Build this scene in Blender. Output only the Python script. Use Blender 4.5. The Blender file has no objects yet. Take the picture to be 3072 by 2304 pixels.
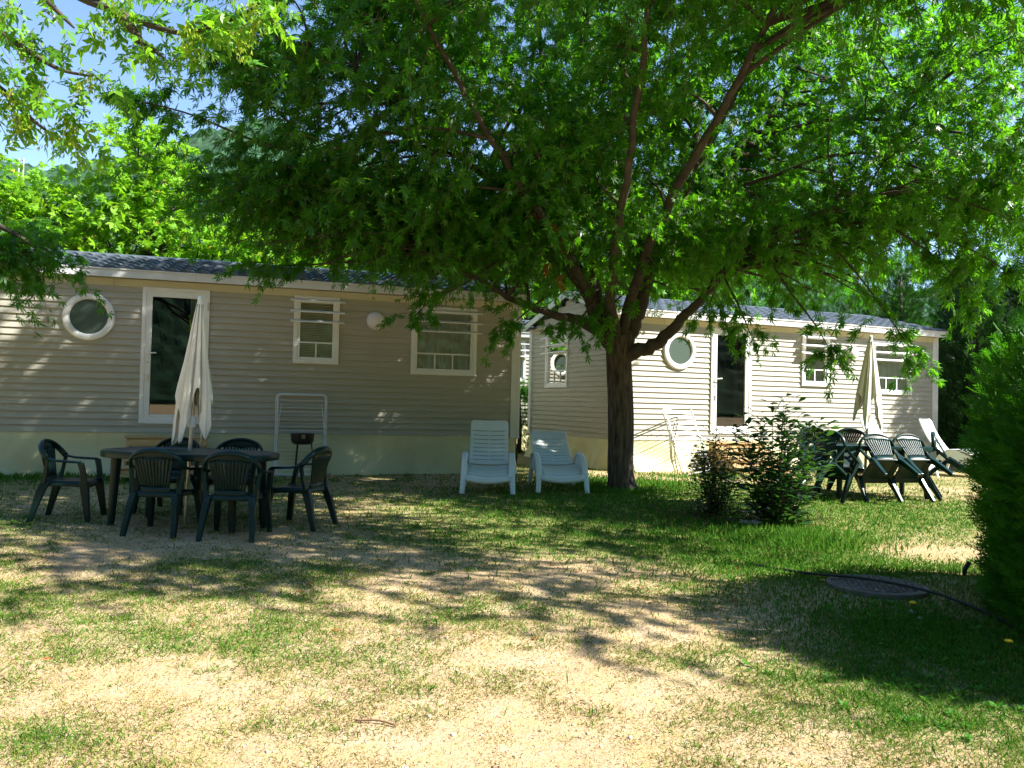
import bpy, math, random
import numpy as np
from mathutils import Vector, Matrix
R = math.radians
random.seed(7)
rng = np.random.default_rng(11)
scene = bpy.context.scene
C = scene.collection

# ------------------------------------------------------------------ camera, sky, sun, exposure
cam_d = bpy.data.cameras.new('camera')
cam = bpy.data.objects.new('camera', cam_d)
C.objects.link(cam)
CAMZ, PITCH, ROLL = 1.4, 0.0253, 0.0227
cam_d.sensor_fit = 'HORIZONTAL'
cam_d.sensor_width = 36.0
cam_d.lens = 36.0 * 2453.9 / 3072.0
cam_d.clip_start = 0.05
cam_d.clip_end = 3000
cam.matrix_world = Matrix.Translation((0, 0, CAMZ)) @ Matrix.Rotation(R(90) + PITCH, 4, 'X') @ Matrix.Rotation(ROLL, 4, 'Z')
scene.camera = cam

SUN = Vector((0.714, -0.166, 0.68)).normalized()
ELEV = math.asin(SUN.z)
AZ = math.atan2(SUN.x, SUN.y)
w = bpy.data.worlds.new('World')
scene.world = w
w.use_nodes = True
nt = w.node_tree
nt.nodes.clear()
wo = nt.nodes.new('ShaderNodeOutputWorld')
bg = nt.nodes.new('ShaderNodeBackground')
sky = nt.nodes.new('ShaderNodeTexSky')
sky.sky_type = 'NISHITA'
sky.sun_disc = False
sky.sun_elevation = ELEV
sky.sun_rotation = AZ
sky.air_density = 1.0
sky.dust_density = 0.0
sky.altitude = 1000
sky.ozone_density = 2.6
bg.inputs['Strength'].default_value = 0.088
nt.links.new(sky.outputs[0], bg.inputs['Color'])
nt.links.new(bg.outputs[0], wo.inputs['Surface'])
sl = bpy.data.lights.new('sun', 'SUN')
sl.energy = 5.0
sl.angle = R(0.55)
sl.color = (1.0, 0.95, 0.86)
so = bpy.data.objects.new('sun', sl)
C.objects.link(so)
so.rotation_euler = SUN.to_track_quat('Z', 'Y').to_euler()
so.location = (20, 0, 30)

scene.view_settings.view_transform = 'Standard'
scene.view_settings.look = 'None'
scene.view_settings.exposure = 1.84
scene.view_settings.gamma = 1.0
scene.view_settings.use_curve_mapping = False
scene.cycles.max_bounces = 8
scene.cycles.diffuse_bounces = 4
scene.cycles.transparent_max_bounces = 12

# ------------------------------------------------------------------ materials
def mat(name, col, rough=0.6, spec=0.3, var=0.12, scale=6.0, bump=0.0, bscale=40.0, metallic=0.0, stretch=(1, 1, 1), dirt=None, dscale=2.0, dcol=(0.2, 0.16, 0.1), sss=0.0):
    m = bpy.data.materials.new(name)
    m.use_nodes = True
    t = m.node_tree
    b = t.nodes['Principled BSDF']
    b.inputs['Roughness'].default_value = rough
    b.inputs['Specular IOR Level'].default_value = spec
    b.inputs['Metallic'].default_value = metallic
    tc = t.nodes.new('ShaderNodeTexCoord')
    mp = t.nodes.new('ShaderNodeMapping')
    mp.inputs['Scale'].default_value = stretch
    t.links.new(tc.outputs['Object'], mp.inputs['Vector'])
    n = t.nodes.new('ShaderNodeTexNoise')
    n.inputs['Scale'].default_value = scale
    n.inputs['Detail'].default_value = 6
    t.links.new(mp.outputs[0], n.inputs['Vector'])
    r = t.nodes.new('ShaderNodeValToRGB')
    r.color_ramp.elements[0].position = 0.3
    r.color_ramp.elements[1].position = 0.7
    lo = [max(0, c * (1 - var)) for c in col]
    hi = [min(1, c * (1 + var)) for c in col]
    r.color_ramp.elements[0].color = (*lo, 1)
    r.color_ramp.elements[1].color = (*hi, 1)
    t.links.new(n.outputs['Fac'], r.inputs['Fac'])
    out = r.outputs['Color']
    if dirt:
        n2 = t.nodes.new('ShaderNodeTexNoise')
        n2.inputs['Scale'].default_value = dscale
        n2.inputs['Detail'].default_value = 8
        n2.inputs['Roughness'].default_value = 0.65
        t.links.new(tc.outputs['Object'], n2.inputs['Vector'])
        r2 = t.nodes.new('ShaderNodeValToRGB')
        r2.color_ramp.elements[0].position = 0.5
        r2.color_ramp.elements[1].position = 0.75
        r2.color_ramp.elements[0].color = (0, 0, 0, 1)
        r2.color_ramp.elements[1].color = (dirt, dirt, dirt, 1)
        t.links.new(n2.outputs['Fac'], r2.inputs['Fac'])
        mx = t.nodes.new('ShaderNodeMix')
        mx.data_type = 'RGBA'
        t.links.new(r2.outputs['Color'], mx.inputs['Factor'])
        t.links.new(out, mx.inputs[6])
        mx.inputs[7].default_value = (*dcol, 1)
        out = mx.outputs[2]
    t.links.new(out, b.inputs['Base Color'])
    if bump:
        n3 = t.nodes.new('ShaderNodeTexNoise')
        n3.inputs['Scale'].default_value = bscale
        n3.inputs['Detail'].default_value = 5
        t.links.new(mp.outputs[0], n3.inputs['Vector'])
        bp = t.nodes.new('ShaderNodeBump')
        bp.inputs['Strength'].default_value = bump
        bp.inputs['Distance'].default_value = 0.02
        t.links.new(n3.outputs['Fac'], bp.inputs['Height'])
        t.links.new(bp.outputs[0], b.inputs['Normal'])
    return m

def leaf_mat(name, c0, c1, trans, tfac=0.4, gloss=0.35, rough=0.45, extra=None):
    """leaf: diffuse + gloss + light passing through; colour differs from leaf to leaf"""
    m = bpy.data.materials.new(name)
    m.use_nodes = True
    t = m.node_tree
    b = t.nodes['Principled BSDF']
    out = t.nodes['Material Output']
    g = t.nodes.new('ShaderNodeNewGeometry')
    r = t.nodes.new('ShaderNodeValToRGB')
    r.color_ramp.elements[0].color = (*c0, 1)
    r.color_ramp.elements[1].color = (*c1, 1)
    if extra:
        e = r.color_ramp.elements.new(0.965)
        e.color = (*c1, 1)
        r.color_ramp.elements[-1].color = (*extra, 1)
    t.links.new(g.outputs['Random Per Island'], r.inputs['Fac'])
    t.links.new(r.outputs['Color'], b.inputs['Base Color'])
    b.inputs['Roughness'].default_value = rough
    b.inputs['Specular IOR Level'].default_value = gloss
    tr = t.nodes.new('ShaderNodeBsdfTranslucent')
    mul = t.nodes.new('ShaderNodeMix')
    mul.data_type = 'RGBA'
    mul.blend_type = 'MIX'
    mul.inputs['Factor'].default_value = 0.25
    mul.inputs[6].default_value = (*trans, 1)
    t.links.new(r.outputs['Color'], mul.inputs[7])
    t.links.new(mul.outputs[2], tr.inputs['Color'])
    ms = t.nodes.new('ShaderNodeMixShader')
    ms.inputs['Fac'].default_value = tfac
    t.links.new(b.outputs[0], ms.inputs[1])
    t.links.new(tr.outputs[0], ms.inputs[2])
    t.links.new(ms.outputs[0], out.inputs['Surface'])
    return m

def glass_mat(name, tint=(0.75, 0.85, 0.8), refl=0.12):
    m = bpy.data.materials.new(name)
    m.use_nodes = True
    t = m.node_tree
    t.nodes.remove(t.nodes['Principled BSDF'])
    out = t.nodes['Material Output']
    tr = t.nodes.new('ShaderNodeBsdfTransparent')
    tr.inputs['Color'].default_value = (*tint, 1)
    gl = t.nodes.new('ShaderNodeBsdfGlossy')
    gl.inputs['Roughness'].default_value = 0.015
    fr = t.nodes.new('ShaderNodeFresnel')
    fr.inputs['IOR'].default_value = 1.5
    ma = t.nodes.new('ShaderNodeMath')
    ma.operation = 'MULTIPLY_ADD'
    ma.inputs[1].default_value = 1.3
    ma.inputs[2].default_value = refl - 0.04
    t.links.new(fr.outputs[0], ma.inputs[0])
    ms = t.nodes.new('ShaderNodeMixShader')
    t.links.new(ma.outputs[0], ms.inputs['Fac'])
    t.links.new(tr.outputs[0], ms.inputs[1])
    t.links.new(gl.outputs[0], ms.inputs[2])
    t.links.new(ms.outputs[0], out.inputs['Surface'])
    return m

M = {}
M['siding'] = mat('siding', (0.385, 0.375, 0.315), 0.5, 0.3, 0.06, 3, 0.05, 60, stretch=(0.5, 0.5, 6), dirt=0.4, dscale=1.6, dcol=(0.31, 0.29, 0.22))
M['end_siding'] = mat('end_siding', (0.44, 0.37, 0.26), 0.55, 0.3, 0.05, 3, 0.05, 60)
M['pvc'] = mat('white_pvc', (0.72, 0.74, 0.74), 0.35, 0.45, 0.03, 4, dirt=0.2, dscale=3, dcol=(0.5, 0.5, 0.45))
M['fascia'] = mat('fascia_paint', (0.62, 0.63, 0.63), 0.3, 0.5, 0.04, 2, dirt=0.25, dscale=1.5, dcol=(0.45, 0.45, 0.4))
M['frieze'] = mat('frieze_board', (0.55, 0.52, 0.38), 0.5, 0.3, 0.05, 2)
M['skirt'] = mat('vinyl_skirt', (0.58, 0.555, 0.33), 0.4, 0.35, 0.08, 1.5, 0.08, 4, dirt=0.45, dscale=1.8, dcol=(0.36, 0.33, 0.2))
M['roof'] = mat('roof_tiles', (0.075, 0.095, 0.12), 0.38, 0.5, 0.25, 5, 0.05, 60, dirt=0.3, dscale=3, dcol=(0.12, 0.12, 0.09))
M['frost'] = mat('frosted_pane', (0.075, 0.105, 0.09), 0.1, 0.5, 0.04, 2)
M['glass'] = glass_mat('window_glass', (0.9, 0.94, 0.92), 0.12)
M['doorglass'] = glass_mat('door_glass', (0.5, 0.56, 0.53), 0.10)
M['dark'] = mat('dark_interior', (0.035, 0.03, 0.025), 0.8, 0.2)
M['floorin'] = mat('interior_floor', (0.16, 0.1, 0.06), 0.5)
M['blind'] = mat('blind_slats', (0.60, 0.58, 0.44), 0.5, 0.3)
M['net'] = mat('net_curtain', (0.50, 0.54, 0.48), 0.9, 0.1, 0.08, 8)
M['metal'] = mat('brushed_metal', (0.45, 0.45, 0.45), 0.35, 0.5, 0.05, metallic=0.9)
M['whitemetal'] = mat('white_wire', (0.66, 0.68, 0.7), 0.35, 0.5, 0.05)
M['globe'] = mat('globe_shade', (0.66, 0.64, 0.66), 0.25, 0.5, 0.03)
M['wood'] = mat('honey_wood', (0.46, 0.32, 0.16), 0.5, 0.35, 0.25, 3, 0.1, 20, stretch=(1, 12, 12))
M['greenplastic'] = mat('green_plastic', (0.003, 0.021, 0.018), 0.34, 0.27, 0.2, 5, 0.03, 80, dirt=0.2, dscale=4, dcol=(0.016, 0.034, 0.032))
M['whiteplastic'] = mat('white_plastic', (0.66, 0.72, 0.70), 0.4, 0.4, 0.04, 3, dirt=0.3, dscale=3, dcol=(0.45, 0.46, 0.4))
M['canvas'] = mat('parasol_canvas', (0.80, 0.77, 0.66), 0.85, 0.1, 0.04, 5, 0.2, 18, dirt=0.3, dscale=3, dcol=(0.45, 0.4, 0.28))
M['black'] = mat('black_enamel', (0.012, 0.012, 0.013), 0.4, 0.4, 0.2)
M['hose'] = mat('black_hose', (0.012, 0.013, 0.014), 0.45, 0.4, 0.2)
M['iron'] = mat('cast_iron', (0.15, 0.115, 0.115), 0.65, 0.35, 0.25, 8, 0.2, 50, dirt=0.6, dscale=6, dcol=(0.2, 0.15, 0.1))
M['bark'] = mat('maple_bark', (0.085, 0.068, 0.05), 0.9, 0.15, 0.7, 26, 1.0, 30, stretch=(1, 1, 0.16), dirt=0.5, dscale=5, dcol=(0.13, 0.1, 0.075))
M['limb'] = mat('limb_bark', (0.062, 0.054, 0.043), 0.85, 0.2, 0.35, 8, 0.5, 25, dirt=0.4, dscale=5, dcol=(0.14, 0.10, 0.07))
M['twig'] = mat('twig_bark', (0.10, 0.075, 0.045), 0.8, 0.2, 0.2, 8)
M['mapleleaf'] = leaf_mat('maple_leaf', (0.012, 0.065, 0.008), (0.055, 0.195, 0.010), (0.19, 0.58, 0.008), 0.5, 0.4, 0.42, extra=(0.14, 0.30, 0.10))
M['limeleaf'] = leaf_mat('lime_leaf', (0.09, 0.27, 0.010), (0.20, 0.40, 0.02), (0.36, 0.72, 0.02), 0.4, 0.25, 0.5, extra=(0.36, 0.28, 0.03))
M['greenleaf'] = leaf_mat('green_leaf', (0.035, 0.15, 0.008), (0.10, 0.27, 0.012), (0.22, 0.6, 0.01), 0.4, 0.25, 0.5)
M['elderleaf'] = leaf_mat('elder_leaf', (0.04, 0.16, 0.012), (0.13, 0.30, 0.02), (0.36, 0.75, 0.02), 0.4, 0.4, 0.4)
M['samara'] = leaf_mat('seed_wing', (0.18, 0.30, 0.025), (0.32, 0.42, 0.05), (0.55, 0.72, 0.06), 0.45, 0.2, 0.6)
M['laurel'] = leaf_mat('laurel_leaf', (0.012, 0.045, 0.012), (0.03, 0.09, 0.018), (0.09, 0.28, 0.02), 0.25, 0.55, 0.28)
M['shrubleaf'] = leaf_mat('shrub_leaf', (0.018, 0.05, 0.012), (0.04, 0.09, 0.018), (0.1, 0.24, 0.02), 0.28, 0.4, 0.4)
M['conifer'] = leaf_mat('conifer_spray', (0.014, 0.07, 0.006), (0.05, 0.19, 0.010), (0.09, 0.36, 0.008), 0.35, 0.2, 0.55)
M['darkconifer'] = leaf_mat('dark_conifer_spray', (0.008, 0.03, 0.010), (0.022, 0.07, 0.012), (0.03, 0.13, 0.01), 0.2, 0.2, 0.6)
M['weed'] = leaf_mat('weed_leaf', (0.03, 0.13, 0.012), (0.07, 0.24, 0.02), (0.16, 0.5, 0.02), 0.35, 0.3, 0.45)
M['petal'] = mat('yellow_petal', (0.75, 0.5, 0.02), 0.6)
M['redpetal'] = mat('red_petal', (0.7, 0.05, 0.02), 0.6)
M['stone'] = mat('pale_stone', (0.38, 0.36, 0.32), 0.8, 0.2, 0.3, 12, 0.3, 30)
M['mulch'] = leaf_mat('bark_chip', (0.05, 0.022, 0.014), (0.17, 0.075, 0.045), (0.05, 0.02, 0.01), 0.05, 0.2, 0.8)
M['deadleaf'] = leaf_mat('withered_leaf', (0.2, 0.07, 0.02), (0.32, 0.12, 0.04), (0.4, 0.15, 0.03), 0.3, 0.2, 0.6)
M['straw'] = mat('dry_twig', (0.16, 0.09, 0.05), 0.8)
M['pole'] = mat('weathered_pole', (0.5, 0.46, 0.4), 0.8)
M['paper'] = mat('pale_cloth', (0.62, 0.64, 0.7), 0.7)
M['fridge'] = mat('cabinet_panel', (0.5, 0.52, 0.52), 0.4)

# striped door curtain
mm = bpy.data.materials.new('striped_curtain')
mm.use_nodes = True
t = mm.node_tree
b = t.nodes['Principled BSDF']
tc = t.nodes.new('ShaderNodeTexCoord')
wv = t.nodes.new('ShaderNodeTexWave')
wv.inputs['Scale'].default_value = 4.2
wv.inputs['Distortion'].default_value = 0.4
rr = t.nodes.new('ShaderNodeValToRGB')
rr.color_ramp.interpolation = 'CONSTANT'
rr.color_ramp.elements[0].color = (0.12, 0.035, 0.02, 1)
rr.color_ramp.elements[1].position = 0.45
rr.color_ramp.elements[1].color = (0.42, 0.3, 0.18, 1)
e = rr.color_ramp.elements.new(0.75)
e.color = (0.25, 0.08, 0.04, 1)
t.links.new(tc.outputs['Object'], wv.inputs['Vector'])
t.links.new(wv.outputs['Fac'], rr.inputs['Fac'])
t.links.new(rr.outputs['Color'], b.inputs['Base Color'])
b.inputs['Roughness'].default_value = 0.9
M['curtain'] = mm

# ------------------------------------------------------------------ mesh builder
class MB:
    def __init__(s):
        s.v = []
        s.f = []
    def add(s, vs, fs):
        o = len(s.v)
        s.v.extend([tuple(p) for p in vs])
        s.f.extend([tuple(i + o for i in f) for f in fs])
        return s
    def box(s, c, d, rot=None, taper=1.0):
        """box at centre c with size d; rot = Matrix 3x3; taper scales the bottom"""
        x, y, z = d[0] / 2, d[1] / 2, d[2] / 2
        k = taper
        P = [(-x * k, -y * k, -z), (x * k, -y * k, -z), (x * k, y * k, -z), (-x * k, y * k, -z), (-x, -y, z), (x, -y, z), (x, y, z), (-x, y, z)]
        c = Vector(c)
        P = [(rot @ Vector(p) if rot else Vector(p)) + c for p in P]
        return s.add(P, [(3, 2, 1, 0), (4, 5, 6, 7), (0, 1, 5, 4), (1, 2, 6, 5), (2, 3, 7, 6), (3, 0, 4, 7)])
    def rng(s, x0, x1, y0, y1, z0, z1):
        return s.box(((x0 + x1) / 2, (y0 + y1) / 2, (z0 + z1) / 2), (x1 - x0, y1 - y0, z1 - z0))
    def tube(s, pts, rad, n=8, cap=True, flat=None):
        """tube along pts; rad a number or list; flat=(a,b) scales the section along side / up"""
        pts = [Vector(p) for p in pts]
        m = len(pts)
        if not hasattr(rad, '__len__'):
            rad = [rad] * m
        base = len(s.v)
        up = None
        for i, p in enumerate(pts):
            tn = (pts[min(i + 1, m - 1)] - pts[max(i - 1, 0)])
            if tn.length < 1e-9:
                tn = Vector((0, 0, 1))
            tn.normalize()
            if up is None:
                up = Vector((0, 0, 1)) if abs(tn.z) < 0.9 else Vector((0, 1, 0))
            up = up - tn * up.dot(tn)
            if up.length < 1e-6:
                up = Vector((1, 0, 0)) - tn * tn.x
            up.normalize()
            sd = tn.cross(up)
            fa, fb = flat if flat else (1, 1)
            for k in range(n):
                a = 2 * math.pi * k / n
                s.v.append(tuple(p + sd * (math.cos(a) * rad[i] * fa) + up * (math.sin(a) * rad[i] * fb)))
        for i in range(m - 1):
            for k in range(n):
                a0 = base + i * n + k
                a1 = base + i * n + (k + 1) % n
                s.f.append((a0, a1, a1 + n, a0 + n))
        if cap:
            s.f.append(tuple(base + k for k in range(n))[::-1])
            s.f.append(tuple(base + (m - 1) * n + k for k in range(n)))
        return s
    def lathe(s, prof, c=(0, 0, 0), n=24, axis='z', closed=False):
        """revolve (r, h) profile"""
        base = len(s.v)
        for r, h in prof:
            for k in range(n):
                a = 2 * math.pi * k / n
                if axis == 'z':
                    p = (r * math.cos(a), r * math.sin(a), h)
                else:
                    p = (r * math.cos(a), h, r * math.sin(a))
                s.v.append((p[0] + c[0], p[1] + c[1], p[2] + c[2]))
        m = len(prof)
        for i in range(m - 1 + (1 if closed else 0)):
            j = (i + 1) % m
            for k in range(n):
                s.f.append((base + i * n + k, base + i * n + (k + 1) % n, base + j * n + (k + 1) % n, base + j * n + k))
        return s
    def grid(s, fn, nu, nv, wrap=False):
        base = len(s.v)
        for j in range(nv + 1):
            for i in range(nu + (0 if wrap else 1)):
                s.v.append(tuple(fn(i / nu, j / nv)))
        row = nu if wrap else nu + 1
        for j in range(nv):
            for i in range(nu):
                i2 = (i + 1) % nu if wrap else i + 1
                s.f.append((base + j * row + i, base + j * row + i2, base + (j + 1) * row + i2, base + (j + 1) * row + i))
        return s
    def extrude(s, poly, y0, y1, place=None):
        """polygon of (a,b) extruded between y0 and y1 (coordinates a,y,b)"""
        n = len(poly)
        P = [(a, y0, bb) for a, bb in poly] + [(a, y1, bb) for a, bb in poly]
        if place:
            P = [place(p) for p in P]
        fs = [tuple(range(n)), tuple(range(2 * n - 1, n - 1, -1))]
        for i in range(n):
            j = (i + 1) % n
            fs.append((i, i + n, j + n, j))
        return s.add(P, fs)

def link(name, me, parent=None, m=None, loc=None):
    o = bpy.data.objects.new(name, me)
    C.objects.link(o)
    if m:
        me.materials.append(m)
    if parent:
        o.parent = parent
    if loc is not None:
        o.location = loc
    return o

def obj(name, mb, m, parent=None, smooth=False, bevel=0.0, subsurf=0, solid=0.0, loc=None):
    me = bpy.data.meshes.new(name)
    me.from_pydata(mb.v, [], mb.f)
    me.update()
    o = link(name, me, parent, m, loc)
    if smooth:
        me.polygons.foreach_set('use_smooth', [True] * len(me.polygons))
        if smooth != 'all':
            me.set_sharp_from_angle(angle=R(40))
    if solid:
        k = o.modifiers.new('solid', 'SOLIDIFY')
        k.thickness = solid
        k.offset = 0
    if bevel:
        k = o.modifiers.new('bevel', 'BEVEL')
        k.width = bevel
        k.segments = 2
        k.limit_method = 'ANGLE'
        k.angle_limit = R(50)
    if subsurf:
        k = o.modifiers.new('sub', 'SUBSURF')
        k.levels = subsurf
        k.render_levels = subsurf
    return o

def npmesh(name, V, nper, m, parent=None, smooth=False, loc=None):
    """V: (F, nper, 3) separate polygons"""
    V = np.ascontiguousarray(V, dtype=np.float32)
    nf = V.shape[0]
    me = bpy.data.meshes.new(name)
    me.vertices.add(nf * nper)
    me.vertices.foreach_set('co', V.reshape(-1))
    me.loops.add(nf * nper)
    me.loops.foreach_set('vertex_index', np.arange(nf * nper, dtype=np.int32))
    me.polygons.add(nf)
    me.polygons.foreach_set('loop_start', np.arange(0, nf * nper, nper, dtype=np.int32))
    me.update(calc_edges=True)
    return link(name, me, parent, m, loc)

def npmesh_t(name, P, faces, m, parent=None, loc=None):
    """P: (N, nv, 3) instances of one template with quad/tri faces (list of equal-size tuples): each an island"""
    N, nv, _ = P.shape
    F = np.array(faces, dtype=np.int32)
    k = F.shape[1]
    idx = (F[None] + (np.arange(N, dtype=np.int32) * nv)[:, None, None]).reshape(-1)
    me = bpy.data.meshes.new(name)
    me.vertices.add(N * nv)
    me.vertices.foreach_set('co', np.ascontiguousarray(P, dtype=np.float32).reshape(-1))
    me.loops.add(len(idx))
    me.loops.foreach_set('vertex_index', idx)
    nf = N * len(faces)
    me.polygons.add(nf)
    me.polygons.foreach_set('loop_start', np.arange(0, nf * k, k, dtype=np.int32))
    me.update(calc_edges=True)
    return link(name, me, parent, m, loc)

def tag(o, label=None, cat=None, group=None, kind=None):
    if label: o['label'] = label
    if cat: o['category'] = cat
    if group: o['group'] = group
    if kind: o['kind'] = kind
    return o

def thing(name, label, cat, loc=(0, 0, 0), rz=0.0, group=None):
    o = bpy.data.objects.new(name, None)
    o.empty_display_size = 0.2
    C.objects.link(o)
    o.location = loc
    o.rotation_euler = (0, 0, rz)
    return tag(o, label, cat, group)

def dup(root, label, loc, rot=(0, 0, 0), group=None):
    r = root.copy()
    C.objects.link(r)
    r.location = loc
    r.rotation_euler = rot
    r['label'] = label
    if group: r['group'] = group
    def kids(a, bb):
        for ch in a.children:
            c = ch.copy()
            C.objects.link(c)
            c.parent = bb
            kids(ch, c)
    kids(root, r)
    return r

def unit(a):
    return a / np.maximum(np.linalg.norm(a, axis=-1, keepdims=True), 1e-9)

def frames(axis, normal):
    """rotation matrices (N,3,3): columns side, axis, normal"""
    a = unit(axis)
    n = unit(normal - a * (normal * a).sum(-1, keepdims=True))
    s_ = np.cross(a, n)
    return np.stack([s_, a, n], axis=-1)

def place(template, pos, axis, normal, size):
    Rm = frames(axis, normal)
    return np.einsum('nij,vj->nvi', Rm, template) * size[:, None, None] + pos[:, None, :]

# value noise used for ground and crowns
def vnoise(x, y, seed=0):
    xi = np.floor(x).astype(int)
    yi = np.floor(y).astype(int)
    xf = x - xi
    yf = y - yi
    def h(a, bb):
        n = (a * 374761393 + bb * 668265263 + seed * 982451653) & 0x7fffffff
        n = (n ^ (n >> 13)) * 1274126177 & 0x7fffffff
        return ((n ^ (n >> 16)) & 0xffff) / 65535.0
    u = xf * xf * (3 - 2 * xf)
    v = yf * yf * (3 - 2 * yf)
    return (h(xi, yi) * (1 - u) + h(xi + 1, yi) * u) * (1 - v) + (h(xi, yi + 1) * (1 - u) + h(xi + 1, yi + 1) * u) * v
def fbm(x, y, seed=0, oct=4):
    s_ = 0
    a = 0.5
    for i in range(oct):
        s_ = s_ + a * vnoise(x * 2 ** i, y * 2 ** i, seed + i * 17)
        a *= 0.5
    return s_ / (1 - 0.5 ** oct)

# ------------------------------------------------------------------ ground
def gz(x, y):
    x = np.asarray(x, float)
    y = np.asarray(y, float)
    base = np.where(y < 12, 0.02 * np.clip(y, 0, 12), 0.24)
    return base + 0.035 * (fbm(x * 0.7 + 40, y * 0.7 + 40, 3, 3) - 0.5)
def G(x, y):
    return float(gz(x, y))

def bump2(x, y, cx, cy, rx, ry, rot=0.0):
    c, s_ = math.cos(rot), math.sin(rot)
    u = ((x - cx) * c + (y - cy) * s_) / rx
    v = (-(x - cx) * s_ + (y - cy) * c) / ry
    return np.exp(-(u * u + v * v))
def green_at(x, y):
    """how grassy the ground is: 0 bare earth .. 1 lush"""
    g = 0.27 + 1.0 * (fbm(x * 0.6 + 9, y * 0.8 + 3, 5, 4) - 0.46) + .5 * (fbm(x * 2.3 + 1, y * 2.8 + 5, 6, 3) - .5)
    g = g + 0.25 * np.clip((y - 5.0) / 3.0, 0, 1)
    g = g + 0.65 * bump2(x, y, 2.2, 7.2, 0.9, 1.3, 0.2) + 0.45 * bump2(x, y, 1.4, 9.2, 2.2, 2.5)
    g = g + 0.75 * bump2(x, y, 2.5, 4.75, 0.75, 0.75) + 0.35 * bump2(x, y, 4.5, 10.0, 1.8, 2.0)
    g = g + 0.5 * bump2(x, y, 2.0, 12.4, 1.5, 0.8) + 0.5 * bump2(x, y, -7.0, 11.3, 2.2, 0.7, 0.3)
    g = g - 0.8 * bump2(x, y, 4.0, 7.5, 1.0, 0.38, -0.1) - 0.5 * bump2(x, y, 2.65, 5.8, 0.8, 0.5) - 0.6 * bump2(x, y, 3.3, 13.4, 0.9, 0.5)
    g = g - 0.35 * bump2(x, y, 0.2, 6.4, 1.4, 0.7) - 0.35 * bump2(x, y, 0.3, 2.6, 2.2, 0.55) - 0.25 * bump2(x, y, -1.6, 3.9, 0.6, 0.3) - 0.08 * bump2(x, y, -2.6, 7.8, 1.6, 1.2)
    return np.clip(g, 0, 1)

xs = np.unique(np.concatenate([np.linspace(-700, -40, 12), np.linspace(-40, -12, 15), np.linspace(-12, 14, 261), np.linspace(14, 40, 14), np.linspace(40, 700, 12)]))
ys = np.unique(np.concatenate([np.linspace(-700, -20, 10), np.linspace(-20, 0, 11), np.linspace(0, 16, 161), np.linspace(16, 40, 25), np.linspace(40, 700, 12)]))
XX, YY = np.meshgrid(xs, ys)
ZZ = gz(XX, YY)
nx, ny = len(xs), len(ys)
ii = np.arange((ny - 1) * (nx - 1))
jr, ic = ii // (nx - 1), ii % (nx - 1)
a0 = jr * nx + ic
gm = bpy.data.meshes.new('ground')
gm.from_pydata(np.stack([XX, YY, ZZ], -1).reshape(-1, 3).tolist(), [], np.stack([a0, a0 + 1, a0 + nx + 1, a0 + nx], -1).tolist())
at_ = gm.attributes.new('grassy', 'FLOAT', 'POINT')
at_.data.foreach_set('value', green_at(XX, YY).reshape(-1).astype(np.float32))
gm.polygons.foreach_set('use_smooth', [True] * len(gm.polygons))
m = bpy.data.materials.new('lawn_earth')
m.use_nodes = True
t = m.node_tree
b = t.nodes['Principled BSDF']
b.inputs['Roughness'].default_value = 0.95
b.inputs['Specular IOR Level'].default_value = 0.1
tc = t.nodes.new('ShaderNodeTexCoord')
at = t.nodes.new('ShaderNodeAttribute')
at.attribute_name = 'grassy'
def noise(sc, det=8, rough=0.6):
    n = t.nodes.new('ShaderNodeTexNoise')
    n.inputs['Scale'].default_value = sc
    n.inputs['Detail'].default_value = det
    n.inputs['Roughness'].default_value = rough
    t.links.new(tc.outputs['Object'], n.inputs['Vector'])
    return n
def ramp(fac, stops):
    r = t.nodes.new('ShaderNodeValToRGB')
    while len(r.color_ramp.elements) < len(stops):
        r.color_ramp.elements.new(0.5)
    for e_, (p, c) in zip(r.color_ramp.elements, stops):
        e_.position = p
        e_.color = (*c, 1) if hasattr(c, '__len__') else (c, c, c, 1)
    t.links.new(fac, r.inputs['Fac'])
    return r.outputs['Color']
def mix(f, a, c):
    k = t.nodes.new('ShaderNodeMix')
    k.data_type = 'RGBA'
    if hasattr(f, 'links'): t.links.new(f, k.inputs['Factor'])
    else: k.inputs['Factor'].default_value = f
    for sck, val in ((6, a), (7, c)):
        if hasattr(val, 'links'): t.links.new(val, k.inputs[sck])
        else: k.inputs[sck].default_value = (*val, 1)
    return k.outputs[2]
def math_(op, a, c):
    k = t.nodes.new('ShaderNodeMath')
    k.operation = op
    for i_, val in enumerate((a, c)):
        if hasattr(val, 'links'): t.links.new(val, k.inputs[i_])
        else: k.inputs[i_].default_value = val
    return k.outputs[0]
earth = ramp(noise(3.0).outputs['Fac'], [(0.25, (0.28, 0.18, 0.10)), (0.5, (0.45, 0.33, 0.21)), (0.75, (0.60, 0.49, 0.36))])
grit = ramp(noise(95, 6, 0.7).outputs['Fac'], [(0.36, (0.17, 0.10, 0.05)), (0.52, (0.42, 0.29, 0.16)), (0.68, (0.66, 0.55, 0.40))])
earth = mix(0.55, earth, grit)
straw = ramp(noise(90, 5, 0.7).outputs['Fac'], [(0.3, (0.24, 0.17, 0.07)), (0.55, (0.42, 0.33, 0.13)), (0.75, (0.55, 0.47, 0.22))])
sfac = ramp(noise(7, 8, 0.7).outputs['Fac'], [(0.45, 0.0), (0.64, 0.6)])
earth = mix(sfac, earth, straw)
green = ramp(noise(70, 5, 0.7).outputs['Fac'], [(0.3, (0.035, 0.07, 0.012)), (0.55, (0.13, 0.17, 0.025)), (0.75, (0.28, 0.28, 0.07))])
gf = math_('ADD', at.outputs['Fac'], math_('MULTIPLY', math_('SUBTRACT', noise(14, 8, 0.75).outputs['Fac'], 0.5), 1.6))
gfac = ramp(gf, [(0.30, 0.0), (0.85, 0.75)])
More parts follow.
